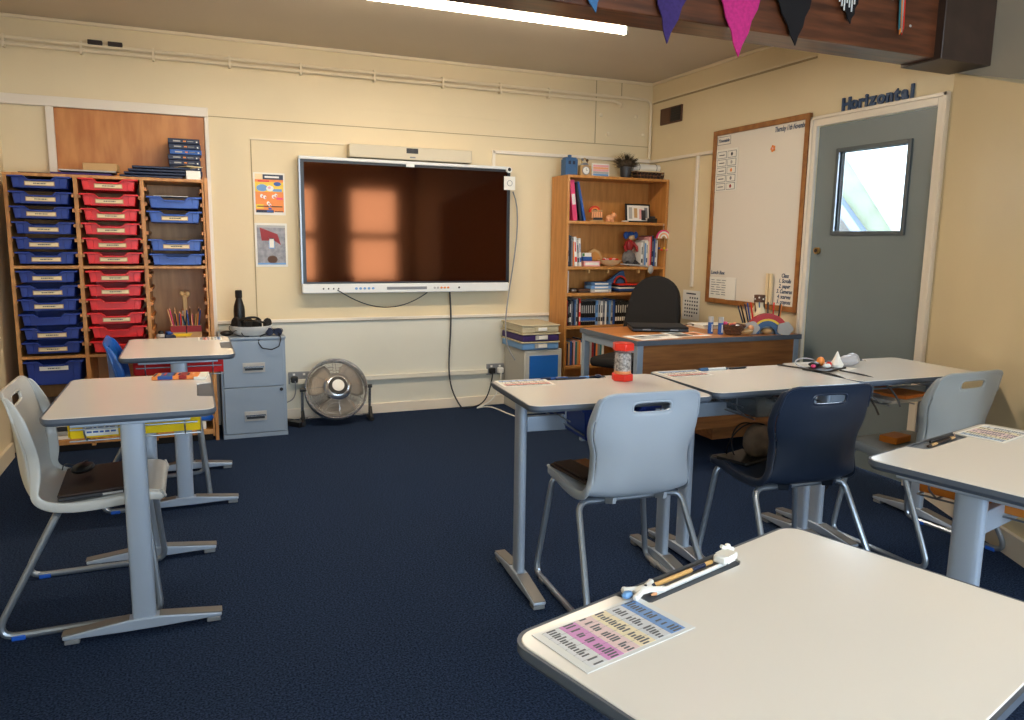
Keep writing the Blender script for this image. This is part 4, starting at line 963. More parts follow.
for c_, x, y, z, r in bits: tag(MB().ball((0, 0, 0), (r*1.2, r, r*.7), c_, 8).build('trinket', None, (-.495+x*.8, -1.785+y*.8, DZ+z-.016)), '%s trinket heaped in the wicker basket on the desk' % {'red_dark': 'dark red', 'peach': 'skin-coloured', 'charcoal': 'dark grey'}.get(c_, c_), 'trinket')
mat('red_band', (186, 30, 26), .45)
rh = thing('rainbow_pen_holder', 'rainbow pen holder with two grey clouds at the desk corner', 'pen holder', (-.275, -1.83, DZ), -.5)
for m_, r1, r0 in (('red_band', .128, .096), ('yellow', .0955, .083), ('blue_dull', .0825, .05)):
    MB().prism([(r1*math.cos(PI*i/20), r1*math.sin(PI*i/20)) for i in range(21)]+[(r0*math.cos(PI*i/20), r0*math.sin(PI*i/20)) for i in range(20, -1, -1)], -.02, .02, 'y', m_).build('colour_band', rh, smooth=False)
for s in (-1, 1):
    cl = []
    for k in range(28):
        a = PI*2*k/28; r_ = .040+.003*math.cos(5*a); cl.append((s*.100+r_*1.15*math.cos(a), max(.001, .038+r_*math.sin(a))))
    MB().prism(cl, -.042, -.027, 'y', 'grey_light').build('cloud', rh, angle=50)
MB().box(-.11, .11, .026, .06, 0, .05, 'grey_light').build('tray', rh)
MB().ball((0, 0, .018), (.035, .02, .018), 'tan').build('centre', rh)
pcs = [('navy', -.105), ('black', -.09), ('navy', -.075), ('blue', -.06), ('brown', -.03), ('red', -.045), ('blue_dull', -.01), ('black', .015), ('charcoal', .03), ('red', .06), ('brown_dark', .085), ('orange', .095)]
for k, (c_, x) in enumerate(pcs):
    ang = x*3.2-.15; L = .12
    P0 = Vector((-.26+x*1.0, -1.765-x*.5+.006*(k % 2), DZ+.06)); P1 = P0+Vector((math.sin(ang*.8)*.12, .0, math.cos(ang*.8)*(.13-.3*max(0, abs(x)-.05))))
    tag(MB().cyl(P0, P1, .0055, c_, .004, 8).ball(P1, .0045, c_, 6).build('pen'), '%s pen standing behind the rainbow holder, %s from left' % ({'navy': 'dark blue', 'blue_dull': 'grey blue', 'brown_dark': 'dark brown', 'charcoal': 'dark grey'}.get(c_, c_), ordn(k)), 'pen')
gf = thing('giraffe_figure', 'tall cream bottle with a brown patterned top behind the rainbow', 'bottle', (-.265, -1.735, DZ))
MB().lathe([(.04, 0), (.045, .03), (.045, .13), (.03, .17), (.026, .19)], 'paper_cream').build('body', gf)
MB().cyl((0, 0, .19), (0, 0, .235), .034, 'brown', n=16).build('cap', gf)
m = MB()
for k in range(8): m.ball((.034*math.cos(k*PI/4), .034*math.sin(k*PI/4), .21+.01*(k % 2)), .006, 'paper', 6)
m.build('pattern', gf)
tag(MB().ball((0, 0, .02), (.045, .03, .02), 'tan').ball((.03, 0, .04), (.02, .018, .02), 'peach').build('soft_toy', None, (-.43, -1.83, DZ)), 'small tan soft toy between the basket and the rainbow', 'toy')
tag(MB().lathe([(.022, 0), (.024, .04), (.026, .07)], 'bag_clear').build('plastic_cup', None, (-.13, -1.82, DZ)), 'translucent plastic cup at the right end of the teacher desk', 'cup')
tag(MB().box(-.03, .03, -.012, .012, 0, .02, 'black').build('stapler', None, (-.085, -1.865, DZ), bevel=.004), 'small black block at the front right corner of the desk', 'block') if False else None
# ------------------------------------------------------------------ office chair
oc = thing('office_chair', 'black fabric swivel chair behind the teacher desk', 'office chair', (-.685, -.975, 0), 2.13)
MB().box(-.235, .235, -.22, .24, .43, .50, 'black_matte').build('seat', oc, bevel=.03, seg=4)
out = []
for k in range(25):
    a = PI*k/24; out.append((.21*math.cos(a)*(1 if True else 0), .30+.13*math.sin(a)+(.0)))
poly = [(.205, -.10), (.215, .0), (.208, .12)]+[(.19*math.cos(PI*k/14)**1 if True else 0, .21+.18*math.sin(PI*k/14)) for k in range(1, 14)]+[(-.208, .12), (-.215, .0), (-.205, -.10)]
bk_ = MB().prism(poly, -.035, .035, 'y', 'black_matte').build('backrest', oc, (0, -.25, .67), (-.14, 0, 0), bevel=.02, seg=3); bk_.rotation_euler = (.24, 0, 0)
MB().tube(fillet([(0, -.02, .42), (0, -.26, .42), (0, -.30, .5), (0, -.30, .68)], .05)[0], .018, 'black', 8).build('back_bar', oc)
MB().cyl((0, 0, .08), (0, 0, .43), .026, 'black').build('gas_column', oc)
for k in range(5):
    a = 2*PI*k/5+.3
    l = MB().tube([(0, 0, .09), (.14*math.cos(a), .14*math.sin(a), .085), (.26*math.cos(a), .26*math.sin(a), .062)], [.025, .02, .014], 'black', 8).build('leg', oc)
    MB().cyl((.26*math.cos(a)-.022*math.sin(a), .26*math.sin(a)+.022*math.cos(a), .027), (.26*math.cos(a)+.022*math.sin(a), .26*math.sin(a)-.022*math.cos(a), .027), .027, 'black', n=14).build('castor', l)
# ------------------------------------------------------------------ student tables
TW, TD, TZ_ = .715, .498, .74
def rrect(w, d, r, n=6):
    out = []
    for cx, cy, a0 in ((w/2-r, d/2-r, 0), (-w/2+r, d/2-r, PI/2), (-w/2+r, -d/2+r, PI), (w/2-r, -d/2+r, 3*PI/2)):
        for k in range(n+1):
            a = a0+PI/2*k/n; out.append((cx+r*math.cos(a), cy+r*math.sin(a)))
    return out
def make_table(w=TW):
    t = thing('student_desk', '', 'desk')
    # laminate with a notch for the pen tray at the rear edge
    r = .035; pts = []
    tl, td_ = .142, .05
    outer = rrect(w-.012, TD-.012, r)
    k0 = 7  # after first corner (+x,+y) the edge runs to (-x,+y)
    yb_ = (TD-.012)/2
    notch = [(tl, yb_), (tl-.014, yb_-td_+.008), (tl-.028, yb_-td_), (-tl+.028, yb_-td_), (-tl+.014, yb_-td_+.008), (-tl, yb_)]
    poly = outer[:k0]+notch+outer[k0:]
    MB().prism(poly, TZ_-.008, TZ_, 'z', 'table_white').build('tabletop', t, bevel=.0012, seg=1)
    o2 = rrect(w, TD, r+.006); 
    m = MB(); N = len(o2)
    ring = []
    inn = rrect(w-.013, TD-.013, r)
    prof = [(inn, TZ_-.002), (o2, TZ_-.001), (o2, TZ_-.014), (rrect(w-.014, TD-.014, r), TZ_-.024), (rrect(w-.10, TD-.10, r), TZ_-.024)]
    vs = []; 
    for pl, z in prof: vs += [(x, y, z) for x, y in pl]
    fs = []
    for i in range(len(prof)-1):
        for j in range(N): fs.append((i*N+j, i*N+(j+1) % N, (i+1)*N+(j+1) % N, (i+1)*N+j))
    m.add(vs, fs, 'edge_grey'); m.build('edge_band', t, angle=25)
    MB().box(-w/2+.03, w/2-.03, -TD/2+.03, TD/2-.03, TZ_-.025, TZ_-.0085, 'grey').build('underside_board', t)
    MB().box(-tl-.002, tl+.002, yb_-td_-.001, yb_+.004, TZ_-.008, TZ_-.0045, 'edge_grey').prism([(yb_-td_-.001, TZ_-.0045), (yb_-td_+.0035, TZ_-.0045), (yb_-td_+.0, TZ_-.0005)], -tl+.028, tl-.028, 'x', 'charcoal').build('pen_tray', t)
    for s in (-1, 1):
        x = s*.306
        m = MB()
        N_ = 16
        pl = [(x+.017*math.copysign(abs(math.cos(a))**.6, math.cos(a)), .036*math.copysign(abs(math.sin(a))**.7, math.sin(a))) for a in [2*PI*k/N_ for k in range(N_)]]
        m.prism(pl, .03, TZ_-.026, 'z', 'leg_metal'); lg = m.build('leg', t, angle=50)
        fo = MB().prism([(-.236, .018), (-.236, .030), (-.05, .052), (.05, .052), (.236, .030), (.236, .018), (.05, .014), (-.05, .014)], x-.024, x+.024, 'x', 'leg_metal').build('foot', t, bevel=.004)
        MB().prism([(-.236, .0305), (-.045, .0525), (-.045, .0545), (-.238, .033)], x-.021, x+.021, 'x', 'foot_top').prism([(.236, .0305), (.045, .0525), (.045, .0545), (.238, .033)], x-.021, x+.021, 'x', 'foot_top').build('foot_cover', fo)
        for q_ in (-1, 1): MB().box(x-.022, x+.022, q_*.21-.022, q_*.21+.022, 0, .018, 'glide_grey').build('foot_pad', fo, bevel=.004)
        MB().box(x-.03, x+.03, -.17, .17, TZ_-.036, TZ_-.0255, 'leg_metal').build('top_bracket', t, bevel=.003)
    MB().box(-.285, .285, -.012, .012, TZ_-.150, TZ_-.092, 'leg_metal').build('cross_bar', t, bevel=.003)
    m = MB()
    for s in (-1, 1):
        for yy in (-.15, .15):
            m.tube(fillet([(s*.19, yy, TZ_-.031), (s*.19, yy, TZ_-.09), (s*.14, yy, TZ_-.125), (0, yy, TZ_-.125)], .015)[0], .003, 'chrome_dull', 6)
        m.tube([(s*.19, -.19, TZ_-.075), (s*.19, .19, TZ_-.075)], .003, 'chrome_dull', 6)
        m.tube([(s*.14, -.2, TZ_-.125), (s*.14, .2, TZ_-.125)], .003, 'chrome_dull', 6)
    m.tube([(0, -.2, TZ_-.125), (0, .2, TZ_-.125)], .003, 'chrome_dull', 6)
    m.tube(fillet([(-.14, .2, TZ_-.125), (.14, .2, TZ_-.125)], .01)[0], .003, 'chrome_dull', 6)
    m.build('wire_basket', t)
    return t
T0 = make_table()
GT = 'white-topped student desks'
def put_table(o, x, y, rz, lab):
    o.location = (x, y, 0); o.rotation_euler = (0, 0, rz); o['label'] = lab; o['group'] = GT; o['category'] = 'desk'; return o
tabs = {}
for key, x, y, rz, lab in (
    ('R1', -2.138, -3.045, -.078, 'white student desk with the red-capped jar, left end of the row'),
    ('R2', -1.402, -3.045, -.035, 'middle white student desk of the row in front of the teacher desk'),
    ('R3', -.676, -3.035, -.03, 'white student desk by the grey door, cluttered with tape and pens'),
    ('L1', -3.734, -2.602, -PI/2, 'white student desk with a yellow tray and the grey chair at left'),
    ('L2', -3.615, -1.39, -PI/2, 'white student desk with a red tray beside the tray shelves'),
    ('F', -2.744, -4.756, math.radians(16.3), 'large white desk at the bottom right of the photo, nearest the viewer'),
    ('FR', -1.539, -4.27, math.radians(14), 'white desk at the right edge of the photo with an orange tray')):
    tabs[key] = put_table(T0 if not tabs else dup(T0), x, y, rz, lab)
# ------------------------------------------------------------------ chairs
def make_chair(m_='chair_grey', rim=None, glide='glide_grey'):
    t = thing('student_chair', '', 'chair')
    # profile rows: (y, z, half width, edge lift along the normal)
    rows = [(.268, .392, .150, 0), (.276, .408, .176, 0), (.266, .430, .192, 0), (.225, .438, .195, 0), (.15, .433, .198, 0), (.06, .420, .200, 0), (-.02, .409, .200, .006), (-.080, .405, .199, .016), (-.122, .418, .197, .028), (-.146, .450, .186, .036),
            (-.158, .495, .180, .044), (-.163, .540, .177, .046), (-.165, .580, .178, .045), (-.166, .612, .190, .042), (-.166, .645, .198, .036), (-.167, .672, .199, .030), (-.168, .698, .196, .024), (-.169, .722, .193, .019), (-.170, .744, .190, .014), (-.173, .761, .187, .012), (-.176, .775, .181, .008), (-.178, .785, .166, .004), (-.179, .790, .14, .002)]
    nr = len(rows)
    us = [-1, -.93, -.8, -.62, -.46, -.38, -.2, 0, .2, .38, .46, .62, .8, .93, 1]
    def nrm(i):
        p0, p1 = rows[max(i-1, 0)], rows[min(i+1, nr-1)]
        t = Vector((0, p1[0]-p0[0], p1[1]-p0[1])).normalized()
        n_ = Vector((0, -t.z, t.y))            # rotate tangent
        if i < 3: n_ = Vector((0, 0, 1)).lerp(n_ if n_.z > 0 else -n_, .5)
        if n_.y < 0 and i > 8: n_ = -n_
        if n_.z < 0 and i <= 8: n_ = -n_
        return n_.normalized()
    NR = [nrm(i) for i in range(nr)]
    vs = []
    for i, (y, z, hw, lf) in enumerate(rows):
        for u in us:
            a = abs(u)**3
            v = Vector((u*hw, y, z))+NR[i]*lf*a
            if i <= 1: v.z -= .0
            vs.append(tuple(v))
    n_ = len(us); fs = []
    for i in range(nr-1):
        for j in range(n_-1):
            if i in (18,) and 5 <= j <= 8: continue
            if i in (17,) and 5 <= j <= 8: continue
            fs.append((i*n_+j, i*n_+j+1, (i+1)*n_+j+1, (i+1)*n_+j))
    o = MB().add(vs, fs, m_).build('seat_shell', t, angle=80)
    s = o.modifiers.new('solid', 'SOLIDIFY'); s.thickness = .009; s.offset = 0
    sb_ = o.modifiers.new('sub', 'SUBSURF'); sb_.levels = 1; sb_.render_levels = 2
    # side flanges: below the seat surface, swinging round to in front of the back
    for sg in (-1, 1):
        ov = []; rng = range(1, nr-2)
        for i in rng:
            y, z, hw, lf = rows[i]
            q = min(1, max(0, (i-4)/7)); q = q*q*(3-2*q)
            wdt = .036 if 3 < i < 16 else .036*(1 - abs(i-(3 if i <= 3 else 16))*.17)
            base = Vector((sg*(hw+.001), y, z))+NR[i]*lf
            lo = base-NR[i]*wdt*(1-q); hi = base+NR[i]*wdt*q
            lo.x += sg*.002*(1-q); hi.x += sg*.004*q
            ov += [tuple(lo), tuple(lo.lerp(hi, .5)+Vector((sg*.003, 0, 0))), tuple(hi)]
        k_ = len(list(rng)); ff = [(3*i+j, 3*i+j+1, 3*i+j+4, 3*i+j+3) for i in range(k_-1) for j in range(2)]
        o = MB().add(ov, ff, m_).build('side_flange', t, angle=80)
        s = o.modifiers.new('solid', 'SOLIDIFY'); s.thickness = .008; s.offset = 0
        sb_ = o.modifiers.new('sub', 'SUBSURF'); sb_.levels = 1; sb_.render_levels = 2
    top = [Vector(vs[i*n_]) for i in range(16, nr)]+[Vector(vs[(nr-1)*n_+j]) for j in range(1, n_-1)]+[Vector(vs[i*n_+n_-1]) for i in range(nr-1, 15, -1)]
    MB().tube(top, .006, m_, 8).build('rolled_rim', t)
    bot = [Vector(vs[2*n_]), Vector(vs[n_])]+[Vector(vs[j]) for j in range(0, n_)]+[Vector(vs[n_+n_-1]), Vector(vs[2*n_+n_-1])]
    MB().tube(bot, .006, m_, 8).build('front_lip', t)
    hp = []
    for k in range(28):
        a = 2*PI*k/28; x = .074*math.copysign(abs(math.cos(a))**.45, math.cos(a)); z = .7415+.0205*math.copysign(abs(math.sin(a))**.55, math.sin(a))
        hp.append((x, -.1695-.17*(z-.7415), z))
    MB().tube(hp, .0055, m_, 8, closed=True).build('handle_rim', t)
    # bent steel frame
    R = .0115; sw, fw2 = .243, .165
    corners = [(-.205, -.045, .386), (-sw, -.240, R), (-sw, .248, R), (-.192, .215, .402), (.192, .215, .402), (sw, .248, R), (sw, -.240, R), (.205, -.045, .386)]
    pts, mids = fillet(corners, .045, closed=True)
    names = ['leg', 'runner', 'leg', 'cross_bar', 'leg', 'runner', 'leg', 'cross_bar']
    for k in range(8):
        a, b_ = mids[k], mids[(k+1) % 8]
        seg = pts[a:b_+1] if b_ > a else pts[a:]+pts[:b_+1]
        MB().tube(seg, R, 'tube_metal', 10).build(names[k], t)
    for s_ in (-1, 1):
        for y in (-.17, .165): MB().box(s_*sw-.014, s_*sw+.014, y-.02, y+.02, 0, .016, glide).build('glide', t, bevel=.003)
        MB().prism([(-.05, .398), (-.118, .415), (-.112, .392), (-.06, .376)], s_*.10-.006, s_*.10+.006, 'x', m_).build('bracket', t)
        MB().box(s_*.1-.02, s_*.1+.02, .17, .24, .408, .424, m_).build('mount', t, bevel=.003)
    return t
ch = make_chair(glide='glide_grey')
tag(ch, 'light grey plastic chair at the desk with the red-capped jar', 'chair', 'plastic student chairs'); ch.location = (-2.120, -3.235, 0); ch.rotation_euler = (0, 0, math.radians(-3))
c2 = dup(ch, (-1.432, -3.335, 0), math.radians(-4), 'dark navy plastic chair at the middle desk of the row'); recolour(c2, 'chair_grey', 'chair_navy')
c3 = dup(ch, (-.662, -3.30, 0), math.radians(2), 'grey plastic chair by the right wall, behind the right-hand desk'); recolour(c3, 'chair_grey', 'chair_grey_warm_shaded'); recolour(c3, 'glide_grey', 'glide_blue')
c4 = dup(ch, (-3.935, -2.583, 0), -PI/2, 'light grey plastic chair at the left edge holding a black laptop'); recolour(c4, 'glide_grey', 'glide_blue'); recolour(c4, 'chair_grey', 'chair_grey_light')
c5 = dup(ch, (-3.76, -1.43, 0), -PI/2+.04, 'bright blue plastic chair at the desk beside the tray shelves'); recolour(c5, 'chair_grey', 'chair_blue'); recolour(c5, 'glide_grey', 'glide_blue')
# ------------------------------------------------------------------ trays under desks
def under_tray(m_, key, lab, w_=.31, lb=None):
    t = make_tray(m_, h=.088 if key != 'R1' else .115, wtop=w_, deep=.40, lab=lb)
    o = tabs[key]; M_ = Matrix.Translation(o.location) @ Matrix.Rotation(o.rotation_euler.z, 4, 'Z')
    t.location = M_ @ Vector((.0, -.20, TZ_-.030)); t.rotation_euler = (0, 0, o.rotation_euler.z)
    return tag(t, lab, 'tray')
yt = under_tray('yellow', 'L1', 'yellow plastic tray in the wire basket under the left desk')
MB().box(.1475, .1485, .045, .145, -.078, -.03, 'paper').build('name_label', yt)
m = MB()
for k in range(3):
    x = .052
    while x < .125: wd = random.uniform(.008, .02); m.box(.1485, .149, x, x+wd, -.042-.013*k, -.036-.013*k, 'blue'); x += wd+.004
m.build('label_writing', yt)
under_tray('red_tray', 'L2', 'red plastic tray in the wire basket under the desk by the shelves')
under_tray('blue_tray', 'R1', 'dark blue plastic tray under the desk with the red-capped jar')
under_tray('clear_tray', 'R2', 'grey translucent tray under the middle desk of the row')
under_tray('orange_tray', 'FR', 'orange tray in the wire basket under the right edge desk')
slab('document_folder', -.80, -.50, -3.22, -2.9, TZ_-.120, .012, 'grey_light', 'pale papers in the wire basket under the desk by the door', 'paper')
slab('exercise_book', -.74, -.55, -3.2, -2.95, TZ_-.1075, .012, 'orange', 'orange exercise book on the papers under the desk by the door', 'book', rz=.2)
slab('paper_sheet', -1.30, -1.22, -3.20, -2.9, TZ_-.120, .02, 'paper', 'white papers beside the translucent tray under the middle desk', 'paper') if False else None
slab('paper_sheet', -2.42, -2.30, -3.2, -2.98, TZ_-.120, .004, 'paper', 'pale paper poking from the basket of the left row desk', 'paper') if False else None
# ------------------------------------------------------------------ things on desks
Zt = TZ_+.0006
def frame_of(key):
    o = tabs[key]; return Matrix.Translation(o.location) @ Matrix.Rotation(o.rotation_euler.z, 4, 'Z'), o.rotation_euler.z
# jar
jr = thing('bead_jar', 'clear jar of beads with red hexagonal lid and base on a desk', 'jar', (-1.962, -2.93, Zt))
hexp = lambda r: [(r*math.cos(PI/3*k+.2), r*math.sin(PI/3*k+.2)) for k in range(6)]
tag(MB().prism(hexp(.045), 0, .028, 'z', 'red').build('base', jr, bevel=.004), 'red hexagonal base')
tag(MB().prism(hexp(.045), .122, .152, 'z', 'red').build('lid', jr, bevel=.004), 'red hexagonal lid')
MB().lathe([(.036, .028), (.036, .122)], 'glass', n=24, cap=False).build('tube', jr)
MB().lathe([(.032, .0285), (.0325, .05), (.032, .09), (.031, .112)], 'beads', n=20).build('beads', jr)
MB().lathe([(.0335, .0285), (.0335, .04)], 'orange', n=20).build('orange_beads', jr)
def pen(x, y, z, L, rz, m_, lab, cap=None, r=.0045, tip=True, name='pen'):
    t = thing(name, lab, 'pen', (x, y, z+r+.0003), rz)
    MB().tube([(-L/2, 0, 0), (L/2-.015, 0, 0)], r, m_, 10).build('barrel', t)
    if tip: MB().tube([(L/2-.015, 0, 0), (L/2, 0, 0)], [r, .0008], cap or m_, 10).build('tip', t)
    if cap: MB().tube([(-L/2-.001, 0, 0), (-L/2+.04, 0, 0)], r*1.25, cap, 10).build('cap', t)
    return t
pz = TZ_-.0045
pen(-2.20, -2.812, pz, .13, -.04, 'blue', 'blue pen at the left end of the tray beside the worksheet', 'navy')
pen(-2.13, -2.812, pz, .13, -.10, 'black', 'black pen in the tray of the left row desk', 'grey')
pen(-2.05, -2.826, pz, .10, .02, 'charcoal', 'dark pen with a pale blue cap in the left row desk tray', 'blue_light')
pen(-2.14, -2.834, pz+.0, .14, .02, 'navy', 'navy pen nearest the front in the left row desk tray', 'black')
tag(MB().ball((0, 0, .008), (.016, .012, .008), 'navy').build('sharpener', None, (-2.02, -2.835, pz)), 'small dark sharpener at the right end of the tray by the jar', 'sharpener')
ws = [('blue_light', 4), ('paper', 3), ('paper_cream', 2), ('pink_pale', 1), ('pink', 0)]
def worksheet(key, lx, ly, lab, w_=.16, h_=.13, rz=0, cols_=None, gloss=False):
    M_, r0 = frame_of(key); p = M_ @ Vector((lx, ly, 0)); t = thing('worksheet', lab, 'worksheet', (p.x, p.y, Zt), r0+rz)
    MB().box(-w_/2, w_/2, -h_/2, h_/2, 0, .0009, 'sheet_gloss' if gloss else 'paper').build('sheet', t)
    m = MB(); cs = cols_ or ['grey_light', 'sheet_pink', 'sheet_rose', 'sheet_cream', 'sheet_grey', 'sheet_blue']
    n_ = len(cs)
    for k, c_ in enumerate(cs):
        z0, z1 = -h_*.44+h_*.88*k/n_, -h_*.44+h_*.88*(k+1)/n_
        m.box(-w_*.44, w_*.44, z0+.0006, z1-.0006, .0005, .0012, c_)
        for j in range(6):
            xc_ = -w_*.44+w_*.88*(j+.5)/6
            m.box(xc_-w_*.073, xc_-w_*.071, z0, z1, .0005, .0014, 'grey')
            for q_ in range(3):
                if random.random() < .8: m.box(xc_-.008+q_*.006, xc_-.005+q_*.006, z0+(z1-z0)*.25, z0+(z1-z0)*random.uniform(.55, .85), .0005, .0015, 'ink_grey')
    m.build('print', t, smooth=False); return t
mat('sheet_pale_blue', (186, 204, 224), .4); mat('sheet_gloss', (232, 234, 234), .08); mat('sheet_pink', (214, 146, 206), .4); mat('sheet_rose', (232, 206, 208), .4); mat('sheet_cream', (240, 228, 196), .4); mat('sheet_grey', (216, 220, 226), .4); mat('sheet_blue', (116, 158, 214), .4); mat('sheet_red', (226, 130, 110), .4)
wc = ['grey_light', 'sheet_red', 'sheet_rose', 'sheet_cream', 'sheet_grey', 'sheet_blue']
worksheet('F', -.226, .165, 'laminated worksheet with blue and pink rows on the nearest desk', .117, .207, gloss=True, rz=-PI/2-.05, cols_=['sheet_grey', 'sheet_pink', 'sheet_rose', 'sheet_cream', 'sheet_grey', 'sheet_blue'])
worksheet('FR', .225, .165, 'worksheet with faint pink and blue rows on the desk at the right edge', .13, .20, rz=PI/2, cols_=['sheet_grey', 'sheet_cream', 'sheet_rose', 'sheet_rose', 'sheet_cream', 'sheet_pale_blue'])
worksheet('R1', -.235, .165, 'worksheet with pink rows at the left corner beside the pens', .21, .13, cols_=wc)
worksheet('R2', -.235, .155, 'worksheet with pink rows at the left corner of the middle desk', .21, .14, cols_=wc)
worksheet('L2', -.265, .15, 'worksheet at the far corner of the desk beside the shelves', .14, .12, cols_=wc)
# nearest desk: pencils and figures in the tray
M_, r0 = frame_of('F')
def onF(lx, ly): p = M_ @ Vector((lx, ly, 0)); return p.x, p.y
def pencil(x, y, z, L, rz, m_, lab, grip=None):
    t = thing('pencil', lab, 'pencil', (x, y, z+.0045), rz)
    MB().tube([(-L/2+.014, 0, 0), (L/2, 0, 0)], .0038, m_, 6).build('shaft', t)
    MB().tube([(-L/2+.014, 0, 0), (-L/2+.003, 0, 0)], [.0038, .0012], 'peach', 6).tube([(-L/2+.003, 0, 0), (-L/2, 0, 0)], [.0012, .0004], 'black', 6).build('point', t)
    if grip:
        MB().tube([(L/2-.055, 0, 0), (L/2-.02, 0, 0)], .0042, grip, 6).build('dark_band', t)
        MB().tube([(-L/2+.013, 0, 0), (-L/2+.035, 0, 0)], .0042, grip, 6).build('dark_band', t)
    return t
x, y = onF(-.015, .224); pencil(x, y, pz+.004, .185, r0, 'gold_pencil', 'gold pencil with dark bands in the tray of the nearest desk', 'navy')
x, y = onF(.0, .210); pencil(x, y, pz, .20, r0+.01, 'white', 'white pencil beside the gold one in the tray of the nearest desk')
x, y = onF(.100, .212); er = thing('eraser', 'white eraser at the right end of the nearest desk tray', 'eraser', (x, y, pz+.0095), r0+.1)
MB().box(-.022, .022, -.012, .012, 0, .013, 'white').build('block', er, bevel=.003); MB().box(-.012, .012, -.0125, .0125, .0, .0135, 'paper').build('sleeve', er)
x, y = onF(.125, .226); fg = thing('toy_figure', 'tiny white toy figure standing beside the eraser', 'toy', (x, y, pz+.0005), r0)
MB().ball((0, 0, .012), (.009, .007, .009), 'white', 8).ball((0, 0, .023), (.0065, .006, .006), 'white', 8).tube([(-.004, 0, .02), (-.018, 0, .028)], .0035, 'white', 6).tube([(.004, 0, .02), (.017, 0, .014)], .0035, 'white', 6).tube([(-.004, 0, .008), (-.008, .0, .0035)], .004, 'white', 6).tube([(.004, 0, .008), (.008, 0, .0035)], .004, 'white', 6).build('figure', fg)
x, y = -2.905, -4.575; bn = thing('toy_figure', 'small white toy figure lying flat beside the worksheet', 'toy', (x, y, Zt+.0012), r0-.1)
mm = MB().ball((0, 0, .006), (.020, .011, .006), 'white', 10)
for (a, b_) in ((-.022, .014), (-.024, -.013), (.024, .013), (.024, -.013)): mm.tube([(a*.3, b_*.3, .006), (a*1.15, b_*1.05, .005)], .005, 'white', 8).ball((a*1.2, b_*1.1, .0055), .0055, 'white', 8)
mm.build('figure', bn)
x, y = onF(-.150, .210); tag(MB().ball((0, 0, .006), (.013, .008, .006), 'blue_light', 8).build('toy_bead', None, (x, y, Zt+.001)), 'small blue bead beside the flat white toy figure', 'bead') if False else None
MB().ball((-.034, .0, .006), (.011, .007, .006), 'blue_light', 8).build('blue_head', bn); MB().ball((.004, 0, .0118), (.003, .003, .0015), 'black', 6).build('button', bn)
M_, r0 = frame_of('FR')
p = M_ @ Vector((.0, .21, 0)); pencil(p.x, p.y, pz, .18, r0+PI+.03, 'brown_dark', 'dark brown pencil in the tray of the right edge desk', 'tan')
p = M_ @ Vector((.04, .225, 0)); pencil(p.x, p.y, pz, .15, r0+PI-.02, 'charcoal', 'black pencil behind the brown one on the right edge desk')
# middle desk
pen(-1.44, -2.835, pz, .15, .0, 'white', 'white marker pen in the middle desk tray', 'blue_dull', r=.007)
pen(-1.30, -2.828, pz, .10, .04, 'charcoal', 'dark pen at the right of the middle desk tray', None)
# cluttered desk
ms_ = thing('mini_whiteboard', 'small dark tablet under the heap of small things on the far desk', 'tablet', (-.955, -2.985, Zt), .35)
MB().box(-.10, .10, -.055, .055, 0, .010, 'black').build('body', ms_, bevel=.003)
def blob(nm, x, y, z, r, m_, lab, cat): return tag(MB().ball((0, 0, r[2]), r, m_, 10).build(nm, None, (x, y, z)), lab, cat)
z = Zt+.0105
blob('tape_roll', -1.0, -2.97, z, (.03, .022, .012), 'black', 'black tape roll in the heap on the cluttered desk', 'tape')
blob('eraser', -.965, -3.01, z, (.02, .014, .010), 'white', 'white eraser in the heap on the cluttered desk', 'eraser')
blob('orange_toy', -.955, -2.96, z, (.02, .016, .022), 'orange', 'orange toy in the heap on the cluttered desk', 'toy')
blob('red_toy', -.93, -2.985, z, (.014, .012, .012), 'red', 'red toy in the heap on the cluttered desk', 'toy')
blob('pink_toy', -1.03, -2.995, z, (.012, .01, .009), 'pink', 'pink bead at the left of the heap on the cluttered desk', 'toy')
tp = thing('paper_cone', 'crumpled white paper cone in the heap on the cluttered desk', 'paper', (-.895, -2.995, z))
MB().lathe([(.026, 0), (.03, .012), (.018, .03), (.010, .05), (.002, .07)], 'paper', n=9).build('paper', tp, smooth=False)
pb = thing('plastic_bag', 'small translucent plastic bag on the right of the cluttered heap', 'bag', (-.77, -2.945, Zt))
MB().ball((0, 0, .026), (.06, .035, .026), 'bag_clear').ball((.03, .01, .03), (.035, .03, .028), 'bag_clear').build('bag', pb)
bt = thing('plastic_wrap', 'clear looped plastic wrap left of the cluttered heap', 'wrap', (-1.0, -2.92, Zt))
MB().tube([(.06*math.cos(a), .02*math.sin(a), .022+.018*math.sin(a)) for a in [2*PI*k/20 for k in range(20)]], .003, 'bag_clear', 6, closed=True).build('loop', bt)
slab('paper_scrap', -.93, -.80, -3.04, -2.99, Zt, .001, 'paper', 'white paper scrap beside the dark tablet on the cluttered desk', 'paper', rz=.3)
pen(-.625, -2.825, pz, .14, .0, 'charcoal', 'dark pen in the tray of the desk by the door', None)
bcable([(-1.09, -2.84, Zt+.005), (-1.03, -2.98, Zt+.005), (-1.01, -3.08, Zt+.005), (-1.05, -3.18, Zt+.005), (-1.03, -3.285, Zt+.005), (-1.03, -3.36, .62)], .004, 'black', 'black charging cable running across the joint of two desks')
bcable([(-.93, -3.05, Zt+.005), (-.93, -3.12, Zt+.005), (-.90, -3.2, Zt+.004), (-.89, -3.285, Zt+.004), (-.89, -3.34, .64)], .004, 'charcoal', 'grey charging cable running off the front of the cluttered desk')
